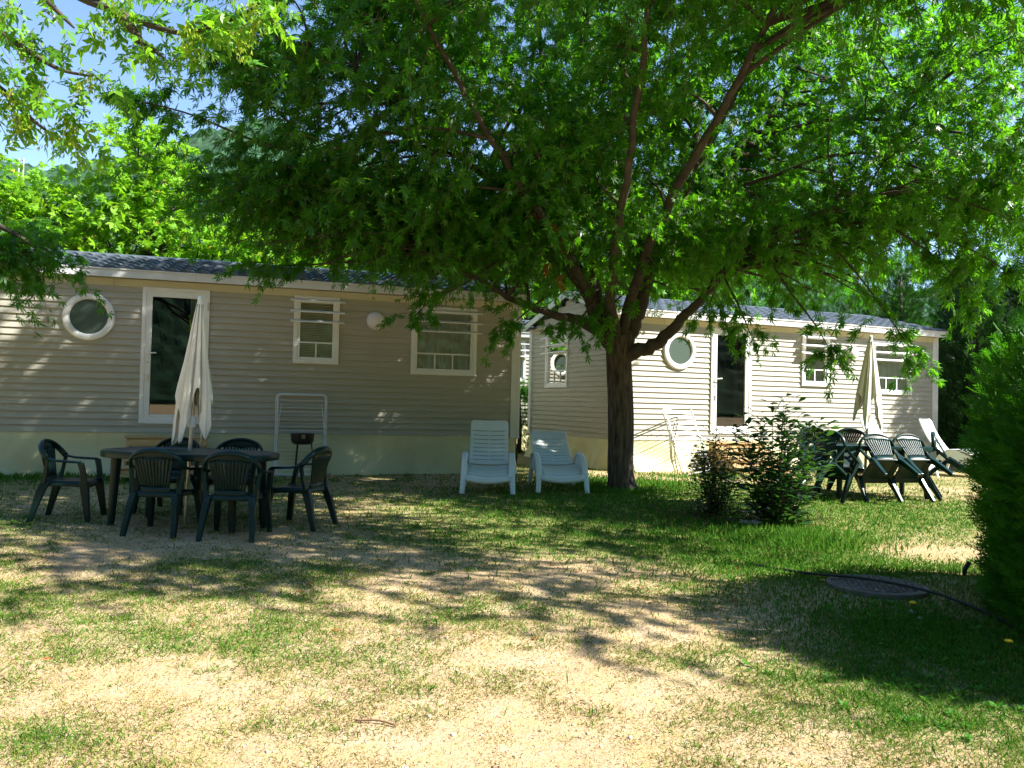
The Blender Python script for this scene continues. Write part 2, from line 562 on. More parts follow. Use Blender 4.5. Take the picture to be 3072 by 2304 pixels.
t.links.new(mix(gfac, earth, green), b.inputs['Base Color'])
bp = t.nodes.new('ShaderNodeBump')
bp.inputs['Strength'].default_value = 0.7
bp.inputs['Distance'].default_value = 0.03
t.links.new(noise(35, 8, 0.7).outputs['Fac'], bp.inputs['Height'])
t.links.new(bp.outputs[0], b.inputs['Normal'])
tag(link('ground', gm, None, m), 'trampled lawn of pale dry earth with patches of short grass', 'lawn', kind='structure')

# hills: wooded slope ahead, unseen ring behind the camera added to darken reflections and skylight, its crest height depending on the direction
def crest(az):
    """elevation angle (deg) of the crest; az in degrees, 0 = straight ahead, + = right"""
    pts = [(-180, 24), (-120, 21), (-70, 15), (-45, 12), (-33, 14.0), (-30, 13.8), (-27, 14.6), (-24.4, 15.8), (-22, 17.0), (-17, 18.5), (-10, 17), (0, 13), (10, 11), (16, 11), (24, 8), (40, 8), (70, 11), (110, 18), (150, 24), (180, 24)]
    return np.interp(az, [p[0] for p in pts], [p[1] for p in pts])
na, nr = 1440, 100
azs = np.linspace(-180, 180, na, endpoint=False)
ts = np.linspace(0, 1.25, nr)
AZm, TT = np.meshgrid(azs, ts)
rad = 130 + 170 * TT
top = np.tan(np.radians(crest(AZm))) * 300
zz = np.where(TT <= 1, top * (TT ** 1.15), top * (1 - (TT - 1) * 0.9))
hx = rad * np.sin(np.radians(AZm))
hy = rad * np.cos(np.radians(AZm))
zz = zz + (fbm(hx * 0.16, hy * 0.16, 21, 4) - 0.5) * 5.0 * np.clip(TT * 4, 0, 1) + (fbm(hx * 0.3, hy * 0.3, 33, 3) - 0.5) * 4.5 * np.clip(TT * 4, 0, 1) - 3 * (TT == 0)
hv = np.stack([hx, hy, zz], -1).reshape(-1, 3)
hf = []
for j in range(nr - 1):
    for i in range(na):
        hf.append((j * na + i, j * na + (i + 1) % na, (j + 1) * na + (i + 1) % na, (j + 1) * na + i))
hm = bpy.data.meshes.new('hills')
hm.from_pydata(hv.tolist(), [], hf)
hills_mat = mat('wooded_slope', (0.026, 0.062, 0.032), 0.95, 0.05, 0.55, 0.35, 1.0, 0.9, dirt=0.5, dscale=0.05, dcol=(0.06, 0.085, 0.05))
tag(link('hills', hm, None, hills_mat), 'wooded green hillside rising behind the tree tops', 'hills', kind='structure')

# ------------------------------------------------------------------ mobile homes (one model, seen three times)
HW = 4.0
U0, U1 = -1.27, 6.53
RIDGE, EAVE = 2.88, 2.36
def frame_mb(mb, x0, x1, z0, z1, wd, y0, y1):
    mb.rng(x0, x0 + wd, y0, y1, z0, z1)
    mb.rng(x1 - wd, x1, y0, y1, z0, z1)
    mb.rng(x0 + wd, x1 - wd, y0 + .001, y1 - .001, z0, z0 + wd)
    mb.rng(x0 + wd, x1 - wd, y0 + .001, y1 - .001, z1 - wd, z1)
    return mb

def lap_wall(mb, u0, u1fn, z1, openings, P, course=0.0985):
    """lapped boards; u1fn(z) -> (ua, ub); P(u, out, z) -> point"""
    k = 0
    while k * course < z1 - 1e-6:
        za, zb = k * course, min((k + 1) * course, z1)
        cuts = sorted({za, zb} | {z for o in openings for z in (o[2], o[3]) if za < z < zb})
        for q, (c0, c1) in enumerate(zip(cuts[:-1], cuts[1:])):
            mid = (c0 + c1) / 2
            ua, ub = u1fn(c1)
            if ub - ua < 0.02:
                continue
            segs = [(ua, ub)]
            for o in openings:
                if o[2] < mid < o[3]:
                    ns = []
                    for s0, s1 in segs:
                        if o[0] > s0: ns.append((s0, min(s1, o[0])))
                        if o[1] < s1: ns.append((max(s0, o[1]), s1))
                    segs = ns
            f = lambda z: 0.002 + 0.021 * (1 - (z - k * course) / course)
            for s0, s1 in segs:
                if s1 - s0 < 1e-4: continue
                mb.add([P(s0, f(c0), c0), P(s1, f(c0), c0), P(s1, f(c1), c1), P(s0, f(c1), c1)], [(0, 1, 2, 3)])
                if q == 0:
                    mb.add([P(s0, -.006, c0), P(s1, -.006, c0), P(s1, f(c0), c0), P(s0, f(c0), c0)], [(0, 1, 2, 3)])
        k += 1

def window_part(H, S, x0, x1, z0, z1, bars, blind, P=None, slats=True):
    """window on the front: frame > pane, glazing_bar, blind, louvre_slat; P maps (u,y,z) for an end wall"""
    def mk(name, mb, m, parent, **k):
        if P: mb.v = [P(*p) for p in mb.v]
        return obj(name, mb, m, parent, **k)
    W = mk('window', frame_mb(frame_mb(MB(), x0, x1, S + z0, S + z1, .062, -.045, .05), x0 + .056, x1 - .056, S + z0 + .056, S + z1 - .056, .045, -.03, .03), M['pvc'], H, bevel=.004)
    i0, i1, j0, j1 = x0 + .1, x1 - .1, S + z0 + .1, S + z1 - .1
    mk('pane', MB().add([(i0 - .004, .003, j0 - .004), (i1 + .004, .003, j0 - .004), (i1 + .004, .003, j1 + .004), (i0 - .004, .003, j1 + .004)], [(0, 1, 2, 3)]), M['glass'], W)
    zb = j0 + (j1 - j0) * .27
    mb = MB().rng(i0, i1, -.012, -.001, zb - .012, zb + .012)
    for k in range(bars):
        xb = i0 + (i1 - i0) * (k + 1) / (bars + 1)
        mb.rng(xb - .011, xb + .011, -.011, -.002, j0, zb - .012)
    mk('glazing_bar', mb, M['pvc'], W)
    if blind == 'slats':
        mb = MB()
        n = int((j1 - j0) / .026)
        for k in range(n):
            z = j0 + (k + .5) * (j1 - j0) / n
            mb.box(((i0 + i1) / 2, .025, z), (i1 - i0 - .01, .026, .002), Matrix.Rotation(R(60), 3, 'X'))
        for xx in (i0 + .06, i1 - .06):
            mb.rng(xx - .002, xx + .002, .035, .037, j0, j1)
        mk('blind', mb, M['blind'], W)
    else:
        mb = MB().grid(lambda a, c: (i0 + a * (i1 - i0), .026 + .009 * math.sin(a * 38) + .006 * math.sin(a * 71), j0 + c * (j1 - j0)), 70, 2)
        mk('net_curtain', mb, M['net'], W, smooth=True)
    if slats:
        for zz in (z1 - .075, z1 - .245, z1 - .4):
            mb = MB().box(((x0 + x1) / 2 + .008, -.105, S + zz), (x1 - x0 + .13, .085, .018), Matrix.Rotation(R(22), 3, 'X'))
            for xx in (x0 + .03, x1 - .03):
                mb.rng(xx - .012, xx + .012, -.075, -.04, S + zz - .012, S + zz + .006)
            mk('louvre_slat', mb, M['pvc'], W, bevel=.002)
    return W

def make_house(label, loc, rz, S, seed, curtain, group):
    H = thing('mobile_home', label, 'mobile home', loc, rz, group)
    rs = random.Random(seed)
    # walls
    op = [(.705, 1.6385, .1337, 2.154), (2.869, 3.565, 1.103, 2.159), (4.7155, 5.811, .99, 2.105)]
    mb = MB()
    lap_wall(mb, U0, lambda z: (U0, U1), 2.26, op, lambda u, o, z: (u, -o, S + z))
    obj('front_wall', mb, M['siding'], H)
    def slope(w):
        return EAVE - .06 + (RIDGE - EAVE) * min(w, HW - w) / (HW / 2)
    def wspan(z):
        if z <= slope(0): return (0, HW)
        d = (z - slope(0)) / (RIDGE - EAVE) * HW / 2
        return (d, HW - d)
    eo = [(2.07, 3.17, .975, 2.12)]
    mb = MB()
    lap_wall(mb, 0, wspan, 2.80, eo, lambda u, o, z: (U0 - o, HW - u, S + z))
    # openings are counted from the back corner here
    mb2 = MB()
    lap_wall(mb2, 0, wspan, 2.80, [(HW - 3.17, HW - 2.07, .975, 2.12)], lambda u, o, z: (U0 - o, HW - u, S + z))
    obj('end_wall', mb2, M['siding'], H)
    mb = MB()
    lap_wall(mb, 0, wspan, 2.80, [], lambda u, o, z: (U1 + o, u, S + z))
    obj('end_wall', mb, M['siding'], H)
    mb = MB()
    lap_wall(mb, U0, lambda z: (U0, U1), 2.26, [], lambda u, o, z: (U1 + U0 - u, HW + o, S + z))
    obj('back_wall', mb, M['siding'], H)
    # inside: floor, lining and ceiling
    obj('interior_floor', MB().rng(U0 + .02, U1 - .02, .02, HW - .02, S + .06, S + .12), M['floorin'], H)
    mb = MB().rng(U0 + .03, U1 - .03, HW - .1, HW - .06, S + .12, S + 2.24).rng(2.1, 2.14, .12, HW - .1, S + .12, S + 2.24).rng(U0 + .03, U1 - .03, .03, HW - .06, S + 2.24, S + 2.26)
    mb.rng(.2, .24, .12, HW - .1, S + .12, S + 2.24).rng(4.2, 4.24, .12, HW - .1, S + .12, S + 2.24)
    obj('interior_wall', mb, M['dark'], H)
    # corner posts
    mb = MB()
    for x0, x1, y0, y1 in ((U1 - .005, U1 + .055, -.03, .09), (U0 - .055, U0 + .005, -.03, .09), (U0 - .055, U0 + .005, HW - .09, HW + .03), (U1 - .005, U1 + .055, HW - .09, HW + .03)):
        mb = MB().rng(x0, x1, y0, y1, S - .03, S + 2.3)
        if y0 < 0 and x0 > 0: mb.rng(U1 - .105, U1 - .005, -.028, -.012, S - .03, S + 2.24)
        obj('corner_post', mb, M['fascia'], H, bevel=.004)
    # frieze, soffit, fascia and gutter
    mb = MB().rng(U0 + .005, U1 - .11, -.024, -.001, S + 2.145, S + 2.25)
    k = U0 + .35
    while k < U1 - .2:
        mb.rng(k - .025, k + .025, -.034, -.0245, S + 2.148, S + 2.249)
        k += .6
    obj('frieze', mb, M['frieze'], H, bevel=.002)
    mb = MB().rng(U0 - .13, U1 + .13, -.13, HW + .13, S + 2.262, S + 2.268)
    obj('soffit', mb, M['frieze'], H)
    for y0, y1, sg in ((-.175, -.135, -1), (HW + .135, HW + .175, 1)):
        mb = MB().rng(U0 - .16, U1 + .16, y0, y1, S + 2.252, S + 2.375)
        mb.rng(U0 - .162, U1 + .162, min(y0 + sg * .002, y0 + sg * .014 if sg < 0 else y1), max(y0 - .0002, y1 + sg * .014) if sg > 0 else y0 - .0002, S + 2.36, S + 2.378)
        for q in range(4):
            u = U0 + 1.1 + q * 1.95
            mb.rng(u, u + .05, y0 - .006 if sg < 0 else y1 + .0002, y0 - .0003 if sg < 0 else y1 + .006, S + 2.254, S + 2.358)
        obj('gutter', mb, M['fascia'], H, bevel=.006)
    for ux in (U0 - .165, U1 + .135):
        mb = MB()
        for sg in (0, 1):
            ya, yb = (-.135, HW / 2) if sg == 0 else (HW + .135, HW / 2)
            P = [(ux, ya, S + 2.255), (ux + .03, ya, S + 2.255), (ux + .03, yb, S + RIDGE - .075), (ux, yb, S + RIDGE - .075)]
            T = [(p[0], p[1], p[2] + .12) for p in P]
            mb.add(P + T, [(3, 2, 1, 0), (4, 5, 6, 7), (0, 1, 5, 4), (1, 2, 6, 5), (2, 3, 7, 6), (3, 0, 4, 7)] if sg == 0 else [(0, 1, 2, 3), (7, 6, 5, 4), (4, 5, 1, 0), (5, 6, 2, 1), (6, 7, 3, 2), (7, 4, 0, 3)])
        obj('bargeboard', mb, M['fascia'], H)
    # roof: pressed tiles in courses
    mb = MB()
    rows, pitch_u = 6, .21
    nu = int((U1 - U0 + .3) / pitch_u * 8)
    for side in (0, 1):
        for r_ in range(rows):
            def fn(a, c, r_=r_, side=side):
                u = U0 - .15 + a * (U1 - U0 + .3)
                tt = (r_ + (0 if c < .25 else (c - .25) / .75)) / rows
                wave = .017 * math.sin(u / pitch_u * 2 * math.pi) + .006 * math.sin(u / pitch_u * 4 * math.pi + 1)
                lift = -.004 if c < .1 else .034 * (1 - (c - .25) / .75)
                y = -.15 + tt * (HW / 2 + .15)
                z = S + EAVE + .025 + (RIDGE - EAVE) * tt + wave + lift
                y += (-.012 + .014 * math.sin(u / pitch_u * 2 * math.pi)) * (1 if c < .5 else 0)
                return (u, y if side == 0 else HW - y, z)
            mb.grid(fn, nu, 4)
    rf = obj('roof', mb, M['roof'], H, smooth=True)
    obj('ridge_cap', MB().tube([(U0 - .16, HW / 2, S + RIDGE + .01), (U1 + .16, HW / 2, S + RIDGE + .01)], .075, 10, flat=(1, .55)), M['roof'], rf, smooth=True)
    # skirt: hanging vinyl sheet with folds, flared at the foot
    def skirt(mb, A, Bp, out, seed):
        L = (Vector(Bp) - Vector(A)).length
        def fn(a, c):
            p = Vector(A).lerp(Vector(Bp), a)
            u = a * L
            tt = 1 - c
            fold = .05 * math.sin(u * 2.3 + seed + tt * 1.5) + .035 * math.sin(u * 5.1 + 2 * seed - tt * 2) + .012 * math.sin(u * 17 + tt * 3)
            o = .012 + tt ** 1.6 * (.10 + fold * 1.2) + .02 * math.sin(math.pi * tt) * math.sin(u * 3.1 - tt * 4 + seed)
            q = p + Vector(out) * max(o, .006)
            return (q.x, q.y, (S - .002) * c - .05 * (1 - c) - (.0 if c > .01 else .05))
        mb.grid(fn, int(L * 14), 12)
    mb = MB()
    skirt(mb, (U0, 0, 0), (U1, 0, 0), (0, -1, 0), seed)
    skirt(mb, (U0, HW, 0), (U0, 0, 0), (-1, 0, 0), seed + 1)
    skirt(mb, (U1, 0, 0), (U1, HW, 0), (1, 0, 0), seed + 2)
    skirt(mb, (U1, HW, 0), (U0, HW, 0), (0, 1, 0), seed + 3)
    obj('skirt', mb, M['skirt'], H, smooth='all')
    # round window
    mb = MB().lathe([(.35, 0), (.352, -.03), (.338, -.055), (.30, -.068), (.268, -.062), (.252, -.048), (.250, -.01)], (0, 0, S + 1.67), 56, axis='y')
    rw = obj('round_window', mb, M['pvc'], H, smooth=True)
    obj('pane', MB().lathe([(.001, -.034), (.252, -.034)], (0, 0, S + 1.67), 48, axis='y'), M['frost'], rw)
    mb = MB()
    for k in range(8):
        a0, a1 = R(72 + k * 4.5), R(72 + (k + 1) * 4.5)
        mb.add([(.362 * math.cos(a), y, S + 1.67 + .362 * math.sin(a)) for a in (a0, a1) for y in (-.085, -.005)], [(0, 1, 3, 2)])
    obj('drip_hood', mb, M['pvc'], rw, solid=.006)
    # door
    d = obj('door', frame_mb(frame_mb(MB(), .705, 1.6385, S + .1337, S + 2.154, .055, -.04, .06), .757, 1.5865, S + .186, S + 2.10, .085, -.03, .03), M['pvc'], H, bevel=.004)
    obj('pane', MB().add([(.83, 0, S + .26), (1.515, 0, S + .26), (1.515, 0, S + 2.025), (.83, 0, S + 2.025)], [(0, 1, 2, 3)]), M['doorglass'], d)
    mb = MB().tube([(.80, -.03, S + 1.17), (.80, -.075, S + 1.17), (.815, -.082, S + 1.172), (.92, -.08, S + 1.182)], .011, 8)
    mb.rng(.782, .818, -.036, -.031, S + .96, S + 1.24)
    obj('handle', mb, M['pvc'], d, smooth=True)
    mb = MB().rng(.775, .812, -.045, -.0305, S + .77, S + .86)
    obj('lock', mb, M['metal'], d)
    obj('lock', MB().lathe([(.014, 0), (.014, -.012), (.001, -.012)], (.80, -.036, S + 1.04), 12, axis='y'), M['metal'], d)
    for hz in (1.84, .35):
        obj('hinge', MB().rng(1.607, 1.632, -.052, -.0405, S + hz, S + hz + .13), M['metal'], d)
    if curtain == 'striped':
        mb = MB().grid(lambda a, c: (1.30 + a * .20, .07 + .022 * math.sin(a * 26), S + .28 + c * 1.76), 40, 3)
        obj('door_curtain', mb, M['curtain'], d, smooth=True)
    else:
        mb = MB().grid(lambda a, c: (1.36 + a * .15, .07 + .014 * math.sin(a * 30), S + .28 + c * 1.76), 40, 3)
        obj('door_curtain', mb, M['net'], d, smooth=True)
    # windows
    window_part(H, S, 2.869, 3.565, 1.103, 2.159, 1, 'slats')
    window_part(H, S, 4.7155, 5.811, .99, 2.105, 2, 'net')
    window_part(H, S, 2.07, 3.17, .975, 2.12, 2, 'net', P=lambda u, y, z: (U0 + y, u, z))
    # lamp and hook on the front
    obj('wall_lamp', MB().lathe([(.145, -.012), (.152, -.05), (.145, -.09), (.12, -.128), (.08, -.152), (.03, -.163), (.001, -.165)], (4.13, 0, S + 1.82), 32, axis='y').lathe([(.001, -.011), (.13, -.011), (.13, -.0)], (4.13, 0, S + 1.82), 32, axis='y'), M['globe'], H, smooth=True)
    mb = MB().rng(2.40, 2.46, -.03, -.012, S + .80, S + .85).tube([(2.43, -.03, S + .83), (2.43, -.12, S + .835), (2.50, -.13, S + .835)], .011, 8).rng(2.36, 2.5, -.14, -.12, S + .826, S + .842)
    obj('hook', mb, M['pvc'], H)
    return H

LZ, RZ = .8664, .8055
homeL = make_house('beige mobile home with round window and globe lamp, shaded behind the dining table', (-6.16, 11.8577, .2), .3004, LZ - .2, 1.3, 'net', 'beige mobile homes')
mb = MB()
for k in range(24):
    a0, a1 = 2 * math.pi * k / 24, 2 * math.pi * (k + 1) / 24
    mb.tube([(5.93 + .045 * math.cos(a), -.205, LZ - .2 + 2.27 + .045 * math.sin(a)) for a in (a0, a1)], .006, 6, cap=False)
obj('ring', mb, M['black'], homeL)
homeR = make_house('sunlit mobile home whose striped curtain hangs behind the glass door, right of the big maple', (3.1057, 15.27, .22), .3824, RZ - .22, 4.1, 'striped', 'beige mobile homes')
dup(homeL, 'farther mobile home glimpsed in the gap between the two nearer homes', (-3.2, 21.0, .24), (0, 0, .12), 'beige mobile homes')
def hp(H, u, y, z=0.0):
    """point in front of a mobile home: u along the wall, y out of the wall, on the ground"""
    a = H.rotation_euler.z
    x = H.location.x + u * math.cos(a) + y * math.sin(a)
    yy = H.location.y + u * math.sin(a) - y * math.cos(a)
    return (x, yy, G(x, yy) + z)

cb = thing('cabinet', 'pale cabinet standing behind the glass door of the sunlit mobile home', 'cabinet', hp(homeR, 1.42, -.75)[:2] + (RZ + .12,), homeR.rotation_euler.z)
obj('carcass', MB().rng(-.22, .25, -.25, .25, 0, 1.25), M['fridge'], cb, bevel=.01)
obj('door', MB().rng(-.215, .245, -.27, -.252, .03, 1.22), M['fridge'], cb, bevel=.006)

# ------------------------------------------------------------------ wooden steps
def make_steps(label, H, u0, u1, heights, depth, group):
    x, y, z = hp(H, (u0 + u1) / 2, .0)
    T = thing('wooden_steps', label, 'steps', (x, y, z), H.rotation_euler.z, group)
    hw = (u1 - u0) / 2
    n = len(heights)
    for k, h in enumerate(heights):
        y1 = -.14 - k * depth
        obj('tread', MB().rng(-hw, hw, y1 - depth - .02, y1 - depth / 2 - .004, h - .035, h).rng(-hw, hw, y1 - depth / 2 + .004, y1, h - .035, h), M['wood'], T, bevel=.005)
        obj('riser', MB().rng(-hw + .02, hw - .02, y1 - depth + .01, y1 - depth + .03, h - .15, h - .038), M['wood'], T, bevel=.003)
    for sx in (-1, 1):
        mb = MB()
        for k, h in enumerate(heights):
            y1 = -.14 - k * depth
            mb.rng(sx * (hw - .05) - .018, sx * (hw - .05) + .018, y1 - depth + .035, y1 - .005, -.05, h - .037)
        obj('stringer', mb, M['wood'], T, bevel=.003)
    return T
make_steps('honey coloured wooden steps under the shaded glass door', homeL, .58, 1.70, (.60, .40, .20), .27, 'wooden door steps')
make_steps('sunlit wooden steps below the door with the striped curtain', homeR, .56, 1.68, (.56, .42, .28, .14), .26, 'wooden door steps')

# ------------------------------------------------------------------ plastic armchairs
def loft(mb, secs):
    """secs: (centre, wx, wy) rectangles in the xy plane"""
    base = len(mb.v)
    for (cx, cy, cz), wx, wy in secs:
        for sx, sy in ((-1, -1), (1, -1), (1, 1), (-1, 1)):
            mb.v.append((cx + sx * wx / 2, cy + sy * wy / 2, cz))
    n = len(secs)
    up = secs[0][0][2] < secs[-1][0][2]
    for i in range(n - 1):
        for k in range(4):
            a, c = base + i * 4 + k, base + i * 4 + (k + 1) % 4
            f = (a, c, c + 4, a + 4)
            mb.f.append(f if up else f[::-1])
    e0, e1 = (base + 3, base + 2, base + 1, base), tuple(base + (n - 1) * 4 + k for k in range(4))
    mb.f.append(e0 if up else e0[::-1])
    mb.f.append(e1 if up else e1[::-1])
    return mb

def make_chair(label, group):
    T = thing('plastic_armchair', label, 'chair', (0, 0, 0), 0, group)
    mp = M['greenplastic']
    mb = MB()
    def seat(a, c):
        x, y = (a - .5) * 2, (c - .5) * 2
        e = max(abs(x), abs(y))
        drop = 0 if e < .86 else (e - .86) / .14
        wx = .235 - .02 * (1 - c)
        z = .43 - .016 * (1 - x * x) * (1 - y * y) - .055 * drop ** 1.5 - (.018 * max(0, y - .4) / .6)
        rx = 1 - .10 * abs(y) ** 6
        return (x * wx * rx, .005 + y * .225 * (1 - .06 * abs(x) ** 6), z)
    mb.grid(seat, 22, 22)
    obj('seat', mb, mp, T, smooth='all', solid=.008)
    def back_y(x, z):
        return -.195 - .085 * max(0, (z - .43) / .42) ** 1.0 + .55 * x * x
    def arch(x):
        return .675 + .17 * math.sqrt(max(0, 1 - (x / .285) ** 2))
    mb = MB()
    # rim
    path = []
    for k in range(25):
        a = math.pi * k / 24
        x = .262 * math.cos(a)
        z = .665 + .175 * math.sin(a) ** .9
        path.append((x, -.15 - .125 * math.sin(a) ** .8, z))
    mb.tube(path, .026, 8, flat=(.5, 1.0))
    # crown below the rim and vertical slats
    def crown(a, c):
        x = (a - .5) * .40
        zt = .665 + .175 * math.sqrt(max(.01, 1 - (x / .262) ** 2)) ** .9
        z = zt - .10 * (1 - c) * (1 - .55 * abs(a - .5) * 2)
        return (x, -.275 + .55 * x * x * .9 + (zt - z) * .16, z)
    mb.grid(crown, 16, 3)
    ns = 11
    for k in range(ns):
        q = (k - (ns - 1) / 2) / ((ns - 1) / 2)
        def sl(a, c, q=q):
            tt = c
            xc = q * (.125 + .06 * tt)
            wd = .0105 + .004 * tt
            x = xc + (a - .5) * 2 * wd
            zt = .665 + .175 * math.sqrt(max(.01, 1 - (xc / .262) ** 2)) ** .9 - .085 * (1 - .55 * abs(q))
            z = .46 + (zt - .46) * tt
            return (x, -.205 - .06 * tt + .5 * x * x, z)
        mb.grid(sl, 1, 8)
    mb.grid(lambda a, c: ((a - .5) * .29, -.19 - .018 * c + .5 * ((a - .5) * .29) ** 2, .385 + c * .085), 8, 2)
    obj('backrest', mb, mp, T, smooth='all', solid=.009)
    for s_ in (-1, 1):
        mb = MB().tube([(s_ * .262, -.152, .668), (s_ * .272, -.06, .645), (s_ * .275, .05, .638), (s_ * .272, .17, .632)], [.028, .03, .032, .03], 8, flat=(1, .45))
        loft(mb, [((s_ * .245, .205, .40), .045, .05), ((s_ * .262, .19, .54), .035, .05), ((s_ * .272, .168, .63), .04, .055)])
        loft(mb, [((s_ * .225, -.19, .40), .05, .035), ((s_ * .25, -.165, .55), .03, .03), ((s_ * .262, -.15, .66), .035, .03)])
        obj('arm', mb, mp, T, smooth=True)
    for s_ in (-1, 1):
        mb = loft(MB(), [((s_ * .262, .255, 0), .042, .05), ((s_ * .25, .225, .22), .055, .065), ((s_ * .232, .195, .43), .06, .09)])
        obj('leg', mb, mp, T, bevel=.008)
        mb = loft(MB(), [((s_ * .245, -.305, 0), .045, .05), ((s_ * .235, -.265, .15), .052, .06), ((s_ * .215, -.215, .33), .06, .08), ((s_ * .2, -.175, .42), .065, .10)])
        obj('leg', mb, mp, T, bevel=.008)
    return T

def put(first, flag, label, x, y, yaw, group, tip=0.0):
    """stand a chair at x, y facing the direction yaw (0 = +y); tip leans it forward over its front feet"""
    Rm = Matrix.Rotation(yaw, 4, 'Z')
    if tip:
        piv = Vector((0, .255, 0))
        Lm = Matrix.Translation(piv) @ Matrix.Rotation(-tip, 4, 'X') @ Matrix.Translation(-piv)
    else:
        Lm = Matrix.Identity(4)
    mw = Matrix.Translation((x, y, G(x, y) - .004)) @ Rm @ Lm
    o = first if not flag else dup(first, label, (0, 0, 0), (0, 0, 0), group)
    o['label'] = label
    o['group'] = group
    o.location = mw.translation
    o.rotation_euler = mw.to_euler()
    o.scale = (.95, .95, .925)
    return o

g1, g2 = 'dark green armchairs round the shaded table', 'dark green armchairs tipped against the sunlit table'
chair0 = make_chair('x', g1)
put(chair0, False, 'dark green plastic armchair seen from behind, just left of the parasol pole', -3.20, 7.62, -.06, g1)
put(chair0, True, 'dark green plastic armchair seen from behind, just right of the parasol pole', -2.50, 7.52, .03, g1)
put(chair0, True, 'dark green plastic armchair in profile at the left end of the shaded table', -4.38, 8.2, R(-80), g1)
put(chair0, True, 'dark green plastic armchair in profile beside the small barbecue, facing left', -2.08, 8.12, R(76), g1)
put(chair0, True, 'dark green plastic armchair facing the camera in front of the shaded wooden steps', -3.68, 8.85, R(176), g1)
put(chair0, True, 'dark green plastic armchair facing the camera between parasol and clothes airer', -2.93, 8.72, R(184), g1)
TIP = R(48)
put(chair0, True, 'tipped dark green armchair with sun on its slats, nearest the camera at the sunlit table', 4.98, 10.55, .16, g2, TIP)
put(chair0, True, 'tipped dark green armchair just right of the nearest one at the sunlit table', 5.50, 10.70, .22, g2, TIP)
put(chair0, True, 'tipped dark green armchair at the left end of the sunlit table, behind the laurel', 3.98, 10.75, R(-62), g2, R(36))
put(chair0, True, 'tipped dark green armchair at the back left corner of the sunlit table', 4.42, 12.35, R(196), g2, R(30))
put(chair0, True, 'tipped dark green armchair on the far side, its rim just above the sunlit table', 4.98, 12.45, R(183), g2, R(42))
put(chair0, True, 'tipped dark green armchair at the right end of the sunlit table', 6.20, 11.25, R(62), g2, R(40))

# ------------------------------------------------------------------ garden tables
def make_table(label, loc, rz, group):
    T = thing('garden_table', label, 'table', loc, rz, group)
    n = 64
    def ring(sc, z):
        out = []
        for k in range(n):
            a = 2 * math.pi * k / n
            c, s_ = math.cos(a), math.sin(a)
            e = 2 / 2.7
            out.append(((.88 * sc) * math.copysign(abs(c) ** e, c), (.46 * sc) * math.copysign(abs(s_) ** e, s_), z))
        return out
    rings = [ring(.9, .66), ring(.955, .672), ring(.985, .655), ring(.995, .66), ring(1, .70), ring(.993, .716), ring(.975, .722), ring(.93, .722), ring(.92, .718), ring(.5, .718), ring(.06, .718)]
    mb = MB()
    for i, r_ in enumerate(rings):
        mb.v.extend(r_)
        if i:
            for k in range(n):
                mb.f.append(((i - 1) * n + k, (i - 1) * n + (k + 1) % n, i * n + (k + 1) % n, i * n + k))
    mb.f.append(tuple((len(rings) - 1) * n + k for k in range(n)))
    mb.f.append(tuple(k for k in range(n))[::-1])
    obj('tabletop', mb, M['greenplastic'], T, smooth=True)
    for sx, sy in ((-1, -1), (1, -1), (1, 1), (-1, 1)):
        mb = MB().tube([(sx * .64, sy * .29, 0), (sx * .635, sy * .285, .06), (sx * .61, sy * .27, .67)], [.031, .034, .05], 14)
        obj('leg', mb, M['greenplastic'], T, smooth=True)
    return T
tx, ty = -3.13, 8.02
make_table('dark green oval plastic table in tree shade, laid through with the cream parasol', (tx, ty, G(tx, ty)), -.20, 'green oval tables')
sx_, sy_ = 5.05, 11.45
make_table('dark green oval plastic table in the sun with tipped chairs leaning on it', (sx_, sy_, G(sx_, sy_)), .12, 'green oval tables')

